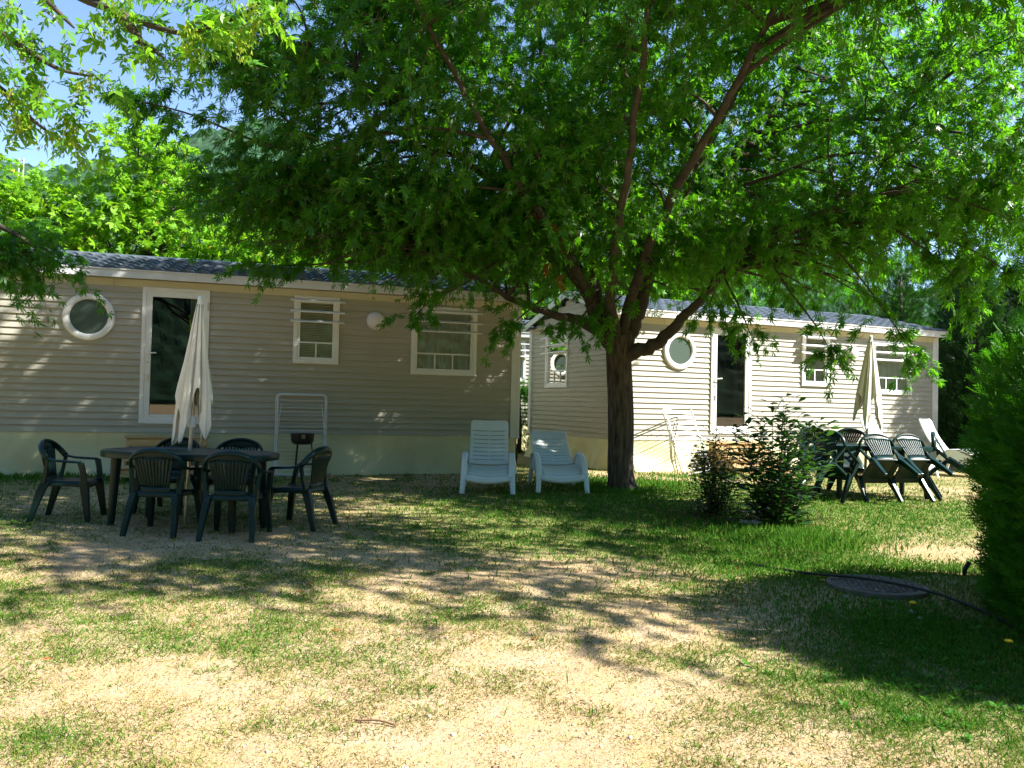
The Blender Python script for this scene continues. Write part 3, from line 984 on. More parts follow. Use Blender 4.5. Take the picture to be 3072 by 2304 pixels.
# ------------------------------------------------------------------ closed parasols
def make_parasol(label, loc, top, low, rmax, seed, tilt, group):
    T = thing('parasol', label, 'parasol', loc, 0, group)
    T.rotation_euler = tilt
    obj('pole', MB().tube([(0, 0, -.1), (0, 0, top - .05)], .019, 12), M['metal'], T, smooth=True)
    obj('hub', MB().lathe([(.021, low + .17), (.04, low + .17), (.042, low + .26), (.028, low + .29), (.021, low + .29)], n=14), M['pvc'], T, smooth=True)
    for k in range(8):
        a = 2 * math.pi * (k + .3) / 8
        c, s_ = math.cos(a), math.sin(a)
        obj('rib', MB().tube([(c * .03, s_ * .03, top - .06), (c * rmax * .55, s_ * rmax * .55, low + .32)], .006, 6), M['metal'], T)
    rs = random.Random(seed)
    ph = [rs.uniform(0, 6.28) for _ in range(6)]
    def hem(th):
        v = .5 + .5 * math.cos(4 * th + ph[0])
        return low + .52 * (1 - v) ** .8 + .06 * math.sin(3 * th + ph[1]) + .05 * math.sin(7 * th + ph[2])
    def cv(a, c):
        th = 2 * math.pi * a
        tt = 1 - c          # 0 top .. 1 hem
        zb = hem(th)
        z = top - .05 - tt * (top - .05 - zb)
        q = (top - z) / (top - low)
        v_ = .5 + .5 * math.cos(4 * th + ph[0])
        base = .018 + rmax * (q ** .95) * (1.0 if q < .62 else 1.0 - (q - .62) * .6)
        base *= 1 + .10 * (1 - v_) * max(0, tt - .55) / .45 + .10 * math.sin(2 * th + ph[2]) * q
        pleat = abs(math.cos(4 * th + ph[3] + .5 * q)) ** .8
        fine = .5 + .5 * math.sin(13 * th + ph[4] + 2.2 * q)
        r_ = base * (1 - min(1, q * 2.5) * (.42 * (1 - pleat) + .12 * fine))
        r_ += .012 * q * math.sin(21 * th + ph[5] + 5 * q)
        return (r_ * math.cos(th), r_ * math.sin(th) * .85, z)
    mb = MB().grid(cv, 128, 44, wrap=True)
    obj('canopy', mb, M['canvas'], T, smooth='all', solid=.003)
    obj('finial', MB().lathe([(.02, top - .07), (.028, top - .045), (.022, top - .015), (.027, top), (.016, top + .02), (.001, top + .026)], n=14), M['whiteplastic'], T, smooth=True)
    return T
bz = G(-3.22, 8.05)
make_parasol('closed cream parasol standing through the shaded table, in front of the glass door', (-3.20, 8.12, bz), 2.23, .78, .228, 3, (0, .035, 0), 'closed cream parasols')
bz = G(5.0, 11.5)
make_parasol('closed cream parasol in full sun among the tipped chairs', (4.98, 11.52, bz), 2.24, .93, .25, 8, (0, .03, 0), 'closed cream parasols')

# ------------------------------------------------------------------ barbecue
bx_, by_, bzz = hp(homeL, 3.02, .62)
T = thing('barbecue', 'small round black barbecue on three thin legs beside the clothes airer', 'barbecue', (bx_, by_, bzz), .3)
obj('bowl', MB().lathe([(.001, .50), (.12, .505), (.15, .525), (.165, .56), (.172, .66), (.178, .665), (.172, .67), (.165, .66), (.155, .57), (.001, .53)], n=32), M['black'], T, smooth=True)
mb = MB()
for k in range(9):
    x = -.14 + k * .035
    h_ = math.sqrt(max(0, .165 ** 2 - x * x))
    mb.tube([(x, -h_, .668), (x, h_, .668)], .003, 6)
mb.tube([(.166 * math.cos(k * math.pi / 12), .166 * math.sin(k * math.pi / 12), .668) for k in range(25)], .003, 6)
obj('grill', mb, M['metal'], T)
for k in range(3):
    a = R(90 + 120 * k + 25)
    obj('leg', MB().tube([(.13 * math.cos(a), .13 * math.sin(a), .53), (.2 * math.cos(a), .2 * math.sin(a), 0)], .0095, 8), M['black'], T, smooth=True)
for k in range(3):
    mb = MB().rng(-.02, .03, -.178, -.172, .60 + k * .02, .606 + k * .02)
    obj('air_vent', mb, M['metal'], T)

# ------------------------------------------------------------------ folded clothes airers
def make_airer(label, mw, group):
    T = thing('clothes_airer', label, 'clothes airer', (0, 0, 0), 0, group)
    T.matrix_world = mw
    def rrect(w, h, z0, y, r_, n=6):
        pts = []
        for cx, cz, a0 in ((w / 2 - r_, z0 + h - r_, 0), (-w / 2 + r_, z0 + h - r_, 90), (-w / 2 + r_, z0 + r_, 180), (w / 2 - r_, z0 + r_, 270)):
            for k in range(n + 1):
                a = R(a0 + 90 * k / n)
                pts.append((cx + r_ * math.cos(a), y, cz + r_ * math.sin(a)))
        return pts + [pts[0]]
    obj('frame', MB().tube(rrect(.76, 1.26, 0, 0, .07), .0095, 8, cap=False), M['whitemetal'], T, smooth=True)
    obj('frame', MB().tube(rrect(.71, 1.22, .02, -.035, .06), .0095, 8, cap=False), M['whitemetal'], T, smooth=True)
    for k in range(19):
        z = .10 + k * .059
        obj('wire', MB().tube([(-.375, 0, z), (.375, 0, z)], .0032 if k % 5 else .006, 6), M['whitemetal'], T)
    for s_ in (-1, 1):
        mb = MB()
        mb.tube([(s_ * .345, -.035, .64), (s_ * .32, -.02, .95), (s_ * .30, -.02, 1.1)], .006, 6)
        mb.lathe([(.001, -.05), (.014, -.05), (.014, .0), (.001, .0)], (s_ * .365, -.01, .64), 10, axis='y')
        obj('strut', mb, M['whitemetal'], T)
    return T
x, y, z = hp(homeL, 3.02, .26)
make_airer('white folded clothes airer standing upright against the shaded siding', Matrix.Translation((x, y, z)) @ Matrix.Rotation(.30, 4, 'Z') @ Matrix.Rotation(R(-7), 4, 'X'), 'white clothes airers')
x, y, z = hp(homeR, .02, .62)
make_airer('white folded clothes airer leaning askew on the sunlit wall left of the striped curtain', Matrix.Translation((x, y, z)) @ Matrix.Rotation(.62, 4, 'Z') @ Matrix.Rotation(R(-20), 4, 'X') @ Matrix.Rotation(R(-5.5), 4, 'Y'), 'white clothes airers')

# ------------------------------------------------------------------ sun loungers
def make_lounger(label, loc, rz, recline, foot, group, L=.74):
    """head at -y, foot at +y"""
    T = thing('sun_lounger', label, 'sun lounger', loc, rz, group)
    mp = M['whiteplastic']
    HWD = .27
    c, s_ = math.cos(recline), math.sin(recline)
    def bk(x, q, th=0.0):
        b_ = .06 * math.sin(math.pi * q) + .035 * (1 - (x / HWD) ** 2)
        return (x, -.10 - q * L * c - b_ * s_, .34 + q * L * s_ - b_ * c * .6)
    xs_ = [-HWD, -HWD + .05, -.012, .012, HWD - .05, HWD]
    qs = [0, .06]
    for k in range(8):
        qs += [.10 + k * .095, .118 + k * .095]
    qs += [.90, .95, .985, 1.0]
    mb = MB()
    sub = lambda a, c2, n: [a + (c2 - a) * i / n for i in range(n + 1)]
    for i in range(5):
        for j in range(len(qs) - 1):
            slot = (i in (1, 3)) and 0.09 < (qs[j] + qs[j + 1]) / 2 < .80 and (qs[j + 1] - qs[j]) < .03
            if slot: continue
            xx = sub(xs_[i], xs_[i + 1], 4 if i in (1, 3) else 1)
            for a, b2 in zip(xx[:-1], xx[1:]):
                def cx(x, q):
                    e = max(0, (q - .93) / .07)
                    return x * (1 - .13 * e * e) if abs(x) > HWD - .06 else x
                mb.add([bk(cx(a, qs[j]), qs[j]), bk(cx(b2, qs[j]), qs[j]), bk(cx(b2, qs[j + 1]), qs[j + 1]), bk(cx(a, qs[j + 1]), qs[j + 1])], [(0, 1, 2, 3)])
    obj('backrest', mb, mp, T, solid=.022, bevel=.003)
    # slatted seat
    mb = MB()
    nsl = 9
    def st(x, q):
        z = .34 - .05 * q - .07 * max(0, q - .72) ** 1.3 / .28 ** 1.3 - .035 * (1 - (x / .3) ** 2)
        return (x, -.08 + q * .66 + .05 * (1 - (x / .3) ** 2) * q, z)
    for k in range(nsl):
        q0, q1 = k / nsl, (k + .84) / nsl
        if k == nsl - 1: q1 = 1.0
        mb.grid(lambda a, cc, q0=q0, q1=q1: st((a - .5) * .56, q0 + cc * (q1 - q0)), 10, 2)
    for sg in (-1, 1):
        mb.grid(lambda a, cc, sg=sg: st(sg * (.27 + a * .035), cc), 1, 12)
    mb.grid(lambda a, cc: (st((a - .5) * .6, 1.0)[0], st((a - .5) * .6, 1.0)[1] + .006, st((a - .5) * .6, 1.0)[2] - cc * .05), 10, 1)
    obj('seat', mb, mp, T, solid=.018, smooth=True)
    for sg in (-1, 1):
        P = [(sg * .335, .615, .0), (sg * .325, .585, .14), (sg * .318, .53, .28), (sg * .316, .45, .40), (sg * .315, .34, .475), (sg * .315, .18, .505), (sg * .315, .0, .49), (sg * .315, -.13, .42), (sg * .315, -.2, .32)]
        mb = MB().tube(P, [.032, .036, .038, .038, .038, .038, .038, .036, .034], 10, flat=(1.0, .55))
        # web of the arm: thin panel inside the arch
        web = [(.545, .23), (.50, .31), (.42, .40), (.33, .46), (.18, .49), (0, .475), (-.12, .41), (-.19, .31), (-.08, .27), (.25, .24)]
        mb.extrude([(p, q) for p, q in web], -.006, .006, place=lambda p, sg=sg: (sg * .312 + p[1], p[0], p[2]))
        obj('armrest', mb, mp, T, smooth=True)
        mb = MB().tube([(sg * .30, -.18, .34), (sg * .315, -.25, .18), (sg * .325, -.30, 0)], [.034, .032, .028], 10, flat=(1, .7))
        obj('leg', mb, mp, T, smooth=True)
    if foot:
        mb = MB()
        for k in range(9):
            y0 = .62 + k * .085
            mb.rng(-.27, .27, y0, y0 + .068, .285, .305)
        mb.rng(-.3, -.27, .60, 1.40, .27, .312).rng(.27, .3, .60, 1.40, .27, .312).rng(-.269, .269, 1.365, 1.40, .275, .311)
        F = obj('footrest', mb, mp, T, bevel=.008)
        for sg in (-1, 1):
            mb = MB()
            X = sg * .30
            for y0, y1, w0 in ((.68, .70, .07), (1.0, 1.0, .05), (1.32, 1.29, .07)):
                loft(mb, [((X, y1, .0), .035, w0 * .9), ((X, y0, .15), .035, w0 * .8), ((X, y0, .272), .035, w0 * 1.3)])
            mb.rng(X - .0165, X + .0165, .70, 1.29, .0, .045)
            obj('side_frame', mb, mp, F, bevel=.012)
    return T
gl_ = 'white plastic sun loungers'
x, y = -.30, 11.35
make_lounger('white slatted sun lounger in shade at the corner of the shaded home, back raised high', (x, y, G(x, y)), R(181), R(55), False, gl_)
x, y = .64, 11.6
make_lounger('white sun lounger dappled with sunlight beside the maple trunk', (x, y, G(x, y)), R(187), R(38), False, gl_)
x, y = 8.60, 15.85
make_lounger('sunlit white sun lounger with extended footrest in front of the dark hedge', (x, y, G(x, y)), R(-140), R(57), True, gl_, .88)
x, y = 7.15, 15.2
make_lounger('sunlit white sun lounger half hidden behind the parasol and the tipped chairs', (x, y, G(x, y)), R(-142), R(57), False, gl_, .88)

# ------------------------------------------------------------------ foliage tools
def at(x, y, Y):
    """world point at depth Y along the sight line of a measured point of the survey photo (2212 px wide)"""
    X = (x - 1106) / 2212
    Yp = (y - 829.5) / 2212
    c, s_ = math.cos(ROLL), math.sin(ROLL)
    f = 2453.9 / 3072
    u, v = (c * X + s_ * Yp) / f, (s_ * X - c * Yp) / f
    c, s_ = math.cos(PITCH), math.sin(PITCH)
    d = Vector((u, c - s_ * v, s_ + c * v))
    return Vector((0, 0, CAMZ)) + d * (Y / d.y)

def kites(lobes):
    """leaf template: kite-shaped lobes (angle, length, halfwidth, droop) from one shared base vertex"""
    V = [(0, 0, 0)]
    F = []
    for a, L, wd, dr in lobes:
        c, s_ = math.sin(R(a)), math.cos(R(a))
        i = len(V)
        m_ = L * .48
        V += [(c * m_ - s_ * wd, s_ * m_ + c * wd, -.02), (c * L, s_ * L, -dr), (c * m_ + s_ * wd, s_ * m_ - c * wd, -.02)]
        F.append((0, i + 2, i + 1, i))
    return np.array(V), F
MAPLE = kites([(4, 1.0, .105, .20), (36, .80, .09, .18), (-33, .86, .09, .14), (74, .42, .06, .08), (-78, .46, .06, .05)])
SIMPLE = kites([(0, 1.0, .27, .10)])
TRIO = kites([(0, 1.0, .19, .12), (50, .75, .16, .1), (-50, .75, .16, .1)])
LAUREL = (np.array([(0, 0, 0), (-.15, .25, .03), (-.19, .55, .02), (0, 1, -.12), (.19, .55, .02), (.15, .25, .03), (0, .3, -.02), (0, .6, -.03)]), [(0, 6, 2, 1), (6, 7, 3, 2), (0, 5, 4, 6), (6, 4, 3, 7)])
FERN = kites([(0, 1.0, .04, .05), (22, .88, .035, .03), (-22, .85, .035, .03), (42, .62, .035, 0), (-42, .62, .035, 0), (62, .38, .03, 0), (-62, .38, .03, 0)])
FEATHER = (None, None)
def feather():
    """conifer spray: a thin spine with short side shoots leaning forward"""
    V = [(0, 0, 0)]
    F = []
    def kite(bx, by, a, L, wd):
        c, s_ = math.sin(R(a)), math.cos(R(a))
        i = len(V)
        V.extend([(bx, by, 0), (bx + c * L * .5 - s_ * wd, by + s_ * L * .5 + c * wd, 0), (bx + c * L, by + s_ * L, -.03), (bx + c * L * .5 + s_ * wd, by + s_ * L * .5 - c * wd, 0)])
        F.append((i, i + 3, i + 2, i + 1))
    kite(0, 0, 0, 1.0, .022)
    for k in range(5):
        y = .12 + k * .16
        for sg in (-1, 1):
            kite(0, y + (.05 if sg > 0 else 0), sg * (32 + random.uniform(-6, 6)), .46 - .062 * k, .032)
    return np.array(V), F
FEATHER = feather()

def sprays(P, D, L, nleaf, droop, size, up=0.35, hang=0.8, jit=0.35):
    """leaves along arching twigs. P,D: (N,3) twig base and direction, L: lengths"""
    N = len(P)
    tt = rng.uniform(.12, 1.0, (N, nleaf))
    side = unit(np.cross(D, np.array([0, 0, 1.0])) + 1e-6)
    pos = P[:, None] + D[:, None] * (L[:, None] * tt)[..., None]
    pos[..., 2] -= droop * L[:, None] * tt ** 2
    sg = rng.choice([-1, 1], (N, nleaf))
    ax = .45 * D[:, None] + side[:, None] * (sg * .65)[..., None] + rng.normal(0, jit, (N, nleaf, 3))
    ax[..., 2] -= hang * rng.uniform(.4, 1.2, (N, nleaf))
    no = rng.normal(0, .55, (N, nleaf, 3))
    no[..., 2] += up
    pos = pos + rng.normal(0, .02, pos.shape)
    sz = size * rng.uniform(.5, 1.3, (N, nleaf))
    return pos.reshape(-1, 3), unit(ax.reshape(-1, 3)), no.reshape(-1, 3), sz.reshape(-1)

def twig_tris(P, D, L, droop, r=0.004):
    """thin three-sided twigs (open prisms) following the sprays, as quads"""
    N = len(P)
    ts_ = np.array([0, .35, .7, 1.0])
    c = P[:, None] + D[:, None] * (L[:, None] * ts_)[..., None]
    c[..., 2] -= droop * L[:, None] * ts_ ** 2
    side = unit(np.cross(D, np.array([0, 0, 1.0])) + 1e-6)
    up = unit(np.cross(side, D))
    rr_ = r * np.array([1, .8, .6, .3])
    ring = []
    for k in range(3):
        a = 2 * math.pi * k / 3
        ring.append(c + (side[:, None] * math.cos(a) + up[:, None] * math.sin(a)) * rr_[None, :, None])
    ring = np.stack(ring, 2)            # N,4,3,3
    q = []
    for i in range(3):
        for k in range(3):
            q.append(np.stack([ring[:, i, k], ring[:, i, (k + 1) % 3], ring[:, i + 1, (k + 1) % 3], ring[:, i + 1, k]], 1))
    return np.concatenate(q, 0)

def smooth_path(pts, n=6):
    pts = [Vector(p) for p in pts]
    out = []
    m_ = len(pts)
    for i in range(m_ - 1):
        p0, p1, p2, p3 = pts[max(i - 1, 0)], pts[i], pts[i + 1], pts[min(i + 2, m_ - 1)]
        for k in range(n):
            t_ = k / n
            out.append(.5 * ((2 * p1) + (p2 - p0) * t_ + (2 * p0 - 5 * p1 + 4 * p2 - p3) * t_ ** 2 + (3 * p1 - p0 - 3 * p2 + p3) * t_ ** 3))
    out.append(pts[-1])
    return out

def branch_to(mb, nodes, E, r0, r1, sag=.12, n=8):
    """curved branch from the nearest lower limb node to E; returns its path"""
    E = Vector(E)
    best = None
    for p, r_ in nodes:
        d = (E - p).length + (1.2 if p.z > E.z + .3 else 0) + (.6 if r_ < .02 else 0)
        if best is None or d < best[0]:
            best = (d, p, r_)
    p = best[1]
    r0 = min(r0, best[2] * .75)
    Ld = (E - p).length
    mid = p.lerp(E, .5) + Vector((random.uniform(-.1, .1), random.uniform(-.1, .1), sag)) * Ld
    path = smooth_path([p, mid, E], n // 2)
    mb.tube(path, [r0 + (r1 - r0) * i / (len(path) - 1) for i in range(len(path))], 6)
    return path, r0

# ------------------------------------------------------------------ the big silver maple
tb = Vector((1.60, 11.6, G(1.6, 11.6) - .05))
maple = thing('maple_tree', 'big spreading maple with deeply cut leaves between the two mobile homes', 'tree', tb)
def loc(p): return Vector(p) - tb
YT = 11.6
fork = at(1338, 742, YT)
mbt = MB()
tp = smooth_path([tb, at(1341, 1010, YT), at(1341, 920, YT), at(1338, 830, YT), at(1336, 775, YT), at(1338, 735, YT), at(1340, 700, YT)], 5)
ntp = len(tp)
def trad(i):
    f = i / (ntp - 1)
    return .182 + .10 * max(0, 1 - f * 7) ** 2 + .055 * max(0, (f - .62) / .38) ** 1.3 - .10 * max(0, (f - .9) / .1)
base_i = len(mbt.v)
mbt.tube([loc(p) for p in tp], [trad(i) for i in range(ntp)], 28)
# irregular, fluted trunk
for i in range(base_i, len(mbt.v)):
    x, y, z = mbt.v[i]
    a = math.atan2(y, x)
    k = 1 + .035 * math.sin(3 * a + z * 1.3) + .025 * math.sin(7 * a - z * 2.1) + .012 * math.sin(17 * a + z * 5)
    cx = loc(at(1340, 900, YT))
    mbt.v[i] = (x * k, y * k, z)
obj('trunk', mbt, M['bark'], maple, smooth='all')
limbs = [
    ([(1328, 760, 11.6), (1300, 722, 11.5), (1252, 694, 11.35), (1195, 680, 11.15), (1130, 655, 10.9), (1050, 615, 10.6), (960, 560, 10.3)], .105, .02),
    ([(1322, 745, 11.6), (1292, 690, 11.5), (1262, 625, 11.3), (1205, 560, 11.1), (1160, 528, 10.9), (1128, 470, 10.7), (1068, 392, 10.5), (1008, 350, 10.3), (930, 280, 10.0), (842, 215, 9.7), (740, 150, 9.3), (640, 90, 9.0)], .115, .018),
    ([(1326, 735, 11.7), (1288, 640, 11.8), (1275, 573, 11.9), (1262, 480, 12.0), (1240, 390, 12.1), (1228, 286, 12.2), (1257, 125, 12.3), (1270, -20, 12.4), (1290, -220, 12.4)], .125, .03),
    ([(1352, 735, 11.6), (1372, 700, 11.5), (1388, 640, 11.3), (1412, 566, 11.1), (1450, 522, 11.0), (1468, 440, 10.9), (1520, 330, 10.7), (1590, 200, 10.4), (1650, 60, 10.0), (1700, -90, 9.6)], .125, .025),
    ([(1355, 765, 11.55), (1400, 752, 11.4), (1436, 730, 11.3), (1470, 690, 11.15), (1505, 660, 11.0), (1560, 590, 10.8), (1640, 520, 10.5), (1740, 470, 10.1), (1860, 450, 9.7)], .115, .02),
    ([(1412, 566, 11.1), (1480, 500, 11.3), (1573, 429, 11.5), (1588, 331, 11.6), (1635, 272, 11.7), (1684, 216, 11.8), (1709, 175, 11.9), (1754, 0, 12.1), (1790, -160, 12.2)], .075, .022),
    ([(1450, 522, 11.0), (1490, 380, 11.2), (1510, 244, 11.4), (1524, 175, 11.5), (1569, 87, 11.6), (1632, 0, 11.7), (1680, -140, 11.8)], .065, .02),
    ([(1635, 280, 11.7), (1667, 288, 11.2), (1754, 262, 10.8), (1870, 258, 10.4), (1964, 260, 10.0), (2080, 290, 9.5), (2200, 350, 9.1)], .04, .012),
    ([(1560, 440, 11.5), (1590, 412, 11.3), (1656, 384, 11.0), (1772, 342, 10.6), (1900, 330, 10.2), (2020, 380, 9.8)], .04, .012),
    ([(1160, 528, 10.9), (1120, 420, 11.3), (1095, 340, 11.5), (1040, 260, 11.7), (980, 120, 11.9), (940, 0, 12.0)], .06, .018),
    ([(1288, 640, 11.8), (1215, 520, 12.1), (1170, 420, 12.4), (1130, 300, 12.7), (1150, 120, 12.9), (1140, -40, 13.0)], .065, .02),
    ([(1330, 720, 11.4), (1320, 640, 10.7), (1330, 540, 9.9), (1350, 420, 9.2), (1370, 250, 8.5), (1400, 20, 7.8), (1420, -250, 7.2)], .085, .02),
    ([(1345, 715, 11.4), (1390, 560, 10.4), (1480, 380, 9.4), (1600, 160, 8.5), (1740, -120, 7.6), (1850, -360, 7.0)], .085, .02),
    ([(1310, 690, 11.3), (1230, 560, 10.4), (1110, 380, 9.5), (980, 160, 8.8), (860, -80, 8.2)], .075, .018),
    ([(1340, 720, 11.9), (1390, 600, 12.9), (1460, 460, 13.9), (1540, 320, 14.6)], .08, .02),
    ([(1330, 720, 11.9), (1270, 610, 12.9), (1200, 480, 13.8), (1120, 350, 14.5)], .08, .02),
    ([(1240, 390, 12.1), (1180, 200, 12.2), (1165, 60, 12.3), (1150, -120, 12.4)], .05, .02),
    ([(1262, 480, 12.0), (1340, 300, 12.1), (1345, 130, 12.2), (1355, -30, 12.2), (1365, -200, 12.2)], .06, .025),
]
mbl = MB()
nodes = []
for pts, r0, r1 in limbs:
    path = smooth_path([at(*p) for p in pts], 5)
    n = len(path)
    for i in range(1, n - 1):
        path[i] = path[i] + Vector((random.gauss(0, .012), random.gauss(0, .012), random.gauss(0, .012)))
    rad_ = [r0 + (r1 - r0) * (i / (n - 1)) ** .75 for i in range(n)]
    mbl.tube([loc(p) for p in path], rad_, 10)
    nodes += [(path[i], rad_[i]) for i in range(3, n)]
obj('limb', mbl, M['limb'], maple, smooth='all')

# crown volume: lobes (centre, radii, number of boughs, twigs per bough)
lobes = [
    (at(780, 310, 10.2), (2.1, 2.2, 1.8), 30, 15),
    (at(800, 530, 10.4), (1.5, 1.3, .55), 20, 15),
    (at(690, 390, 10.0), (.9, 1.2, 1.0), 13, 14),
    (at(640, 500, 10.3), (.7, .8, .4), 6, 13),
    (at(850, 40, 9.6), (1.6, 2.0, 1.4), 20, 14),
    (at(1080, 330, 10.6), (1.6, 2.2, 2.0), 24, 13),
    (at(1050, 560, 10.7), (1.5, 1.2, .5), 15, 13),
    (at(1300, 350, 10.4), (1.6, 2.2, 1.7), 20, 12),
    (at(1330, 600, 10.6), (1.3, .9, .4), 11, 11),
    (at(1260, 40, 10.6), (2.4, 2.4, 1.5), 20, 12),
    (at(1250, -260, 10.6), (3.2, 3.0, 1.6), 30, 14),
    (at(1640, 310, 10.8), (1.7, 2.0, 1.8), 13, 9),
    (at(1700, 570, 10.6), (1.4, 1.1, .5), 9, 10),
    (at(1560, 580, 11.0), (.9, .8, .45), 5, 11),
    (at(1830, 640, 10.6), (.9, .8, .36), 2, 9),
    (at(1800, 60, 10.2), (2.2, 2.3, 1.5), 16, 10),
    (at(2060, 320, 9.4), (1.3, 1.7, 1.5), 18, 13),
    (at(2150, 450, 9.2), (.9, 1.2, .9), 8, 12),
    (at(1960, 530, 9.8), (1.0, 1.0, .6), 6, 10),
    (at(2250, 200, 9.0), (1.2, 1.6, 2.0), 15, 12),
    (at(1700, -320, 9.0), (2.6, 2.4, 1.4), 22, 12),
    (at(610, 150, 9.8), (.8, 1.0, .8), 10, 13),
    (at(500, 470, 10.1), (.62, .8, .45), 8, 14),
    (at(1650, 200, 12.6), (1.5, .8, 1.6), 13, 13),
    (at(1660, 430, 13.0), (1.6, .8, 1.0), 9, 13),
    (at(1980, 120, 11.5), (1.5, .9, 1.4), 11, 13),
    (Vector((2.9, 7.0, 5.8)), (2.6, 1.3, 1.0), 28, 14),  # boughs above the frame, shaped to shade the table and lawn
    (Vector((3.4, 5.6, 5.5)), (2.2, .8, .6), 20, 13),  # unseen overhead boughs, added for shade in the foreground
    (Vector((3.2, 4.3, 5.4)), (2.2, .7, .5), 10, 12),  # added out of view for the nearest fingers of shade
    (Vector((5.7, 5.7, 5.0)), (1.7, 1.0, .6), 13, 12),  # unseen beyond the right edge, added to shade the middle lawn
    (Vector((5.7, 4.4, 5.1)), (1.6, .9, .6), 7, 12),  # also out of view, added for shade on the lawn
    (Vector((2.2, 12.0, 4.7)), (1.7, 1.0, 1.2), 18, 14),
    (Vector((0.0, 12.9, 4.6)), (1.4, .9, 1.0), 12, 14),
    (Vector((0.6, 7.4, 6.2)), (2.4, 1.2, 1.0), 14, 13),  # near overhang above the frame, put in to shade the foreground
    (Vector((1.4, 14.2, 5.6)), (3.6, 1.8, 2.2), 26, 13),
    (Vector((1.6, 13.0, 4.0)), (2.6, .9, .7), 18, 13),
    (Vector((4.2, 12.6, 4.6)), (1.6, 1.2, 1.0), 9, 12),
    (Vector((1.6, 11.4, 8.2)), (3.8, 3.4, 1.5), 36, 14),
]
mbb = MB()
TP, TD, TL = [], [], []
def add_twigs(path, ntw, lo=.3, spread=.38, Lr=(.45, .85)):
    n = len(path)
    for q in range(int(ntw * 1.18 + .5)):
        f = lo + (1 - lo) * random.random() ** .7
        x = f * (n - 1)
        i = min(int(x), n - 2)
        p = path[i].lerp(path[i + 1], x - i)
        d = (path[i + 1] - path[i]).normalized()
        d = (d * .55 + Vector((random.gauss(0, .6), random.gauss(0, .6), random.gauss(0, .35)))).normalized()
        off = Vector((random.gauss(0, spread), random.gauss(0, spread), random.gauss(0, spread * .55)))
        TP.append(p + off * .8)
        TD.append(d)
        TL.append(random.uniform(*Lr))
for c, rd, nb, ntw in lobes:
    for q in range(nb):
        while True:
            v = Vector((random.uniform(-1, 1), random.uniform(-1, 1), random.uniform(-1, 1)))
            if .25 < v.length < 1: break
        E = c + Vector((v.x * rd[0], v.y * rd[1], v.z * rd[2]))
        path, r0 = branch_to(mbb, nodes, E, .028, .006, sag=random.uniform(.02, .16))
        add_twigs(path, ntw)
for i in range(len(TP)):           # the skirt of the crown is browsed level, only the hand-placed boughs hang below it
    p = TP[i]
    low = np.interp(p.x, (-5, -3.2, -1.3, -.6, .5, 1.6, 2.6, 3.6, 5), (3.55, 3.4, 3.15, 3.05, 3.05, 3.1, 3.1, 3.2, 3.25)) + .62 * TL[i] + .12
    if p.z < low: p.z = low + random.random() ** 2 * .5
# leaves that hug the upper limbs
for pts, r0, r1 in limbs[1:]:
    path = smooth_path([at(*p) for p in pts], 4)
    k0 = len(TP)
    add_twigs(path, 15, lo=.42, spread=.22, Lr=(.35, .6))
    for i in range(k0, len(TP)):
        TP[i].z = max(TP[i].z, 3.5)
# hand-placed drooping boughs seen against the sky and the houses
special = [
    ([(640, 330, 9.6), (540, 300, 9.5), (420, 250, 9.4), (330, 225, 9.3), (285, 215, 9.3)], 24),
    ([(660, 300, 9.6), (560, 200, 9.3), (500, 120, 9.2), (470, 60, 9.2)], 18),
    ([(1080, 560, 10.6), (1000, 615, 10.3), (930, 650, 10.2), (890, 690, 10.2)], 9),
    ([(1180, 640, 10.7), (1130, 680, 10.6), (1105, 705, 10.6)], 8),
    ([(1290, 640, 10.9), (1260, 680, 10.6), (1230, 700, 10.5)], 7),
    ([(820, 560, 10.3), (700, 570, 10.2), (600, 575, 10.2), (552, 580, 10.2)], 12),
    ([(1640, 520, 10.5), (1700, 620, 10.2), (1760, 700, 10.1), (1795, 760, 10.1)], 13),
    ([(1740, 470, 10.1), (1850, 590, 9.8), (1930, 700, 9.7), (1985, 780, 9.7)], 14),
    ([(1560, 590, 10.8), (1600, 670, 10.6), (1620, 720, 10.6)], 8),
    ([(1860, 450, 9.7), (2000, 540, 9.3), (2070, 610, 9.2), (2095, 660, 9.2)], 15),
    ([(1640, 520, 10.5), (1560, 600, 10.4), (1530, 665, 10.4)], 7),
    ([(2000, 500, 9.3), (2120, 550, 9.0), (2190, 600, 8.9)], 12),
    ([(1390, 600, 11.2), (1330, 650, 10.9), (1300, 690, 10.8)], 7),
]
for pts, ntw in special:
    path = smooth_path([at(*p) for p in pts], 4)
    n = len(path)
    mbb.tube(path, [.018 - .013 * i / (n - 1) for i in range(n)], 6)
    add_twigs(path, ntw, lo=.15, spread=.10, Lr=(.22, .42))
mbb.v = [tuple(loc(p)) for p in mbb.v]
obj('bough', mbb, M['limb'], maple, smooth='all')
TP, TD, TL = np.array(TP), np.array(TD), np.array(TL)
pos, ax, no, sz = sprays(TP, TD, TL, 22, .55, .107)
tbv = np.array(tb)
npmesh_t('crown', place(MAPLE[0], pos - tbv, ax, no, sz), MAPLE[1], M['mapleleaf'], maple)
npmesh('twigs', twig_tris(TP - tbv, TD, TL, .55), 4, M['twig'], maple)
# a few withered clusters
wp = np.array([at(*p) for p in ((1180, 455, 9.9), (1195, 470, 9.9), (1212, 505, 9.9), (1182, 560, 10.0), (1206, 590, 10.0))])
pos, ax, no, sz = sprays(wp, unit(rng.normal(0, 1, (5, 3)) + np.array([0, 0, -1.2])), np.full(5, .18), 9, .2, .10)
npmesh_t('withered_leaves', place(MAPLE[0], pos - tbv, ax, no, sz), MAPLE[1], M['deadleaf'], maple)

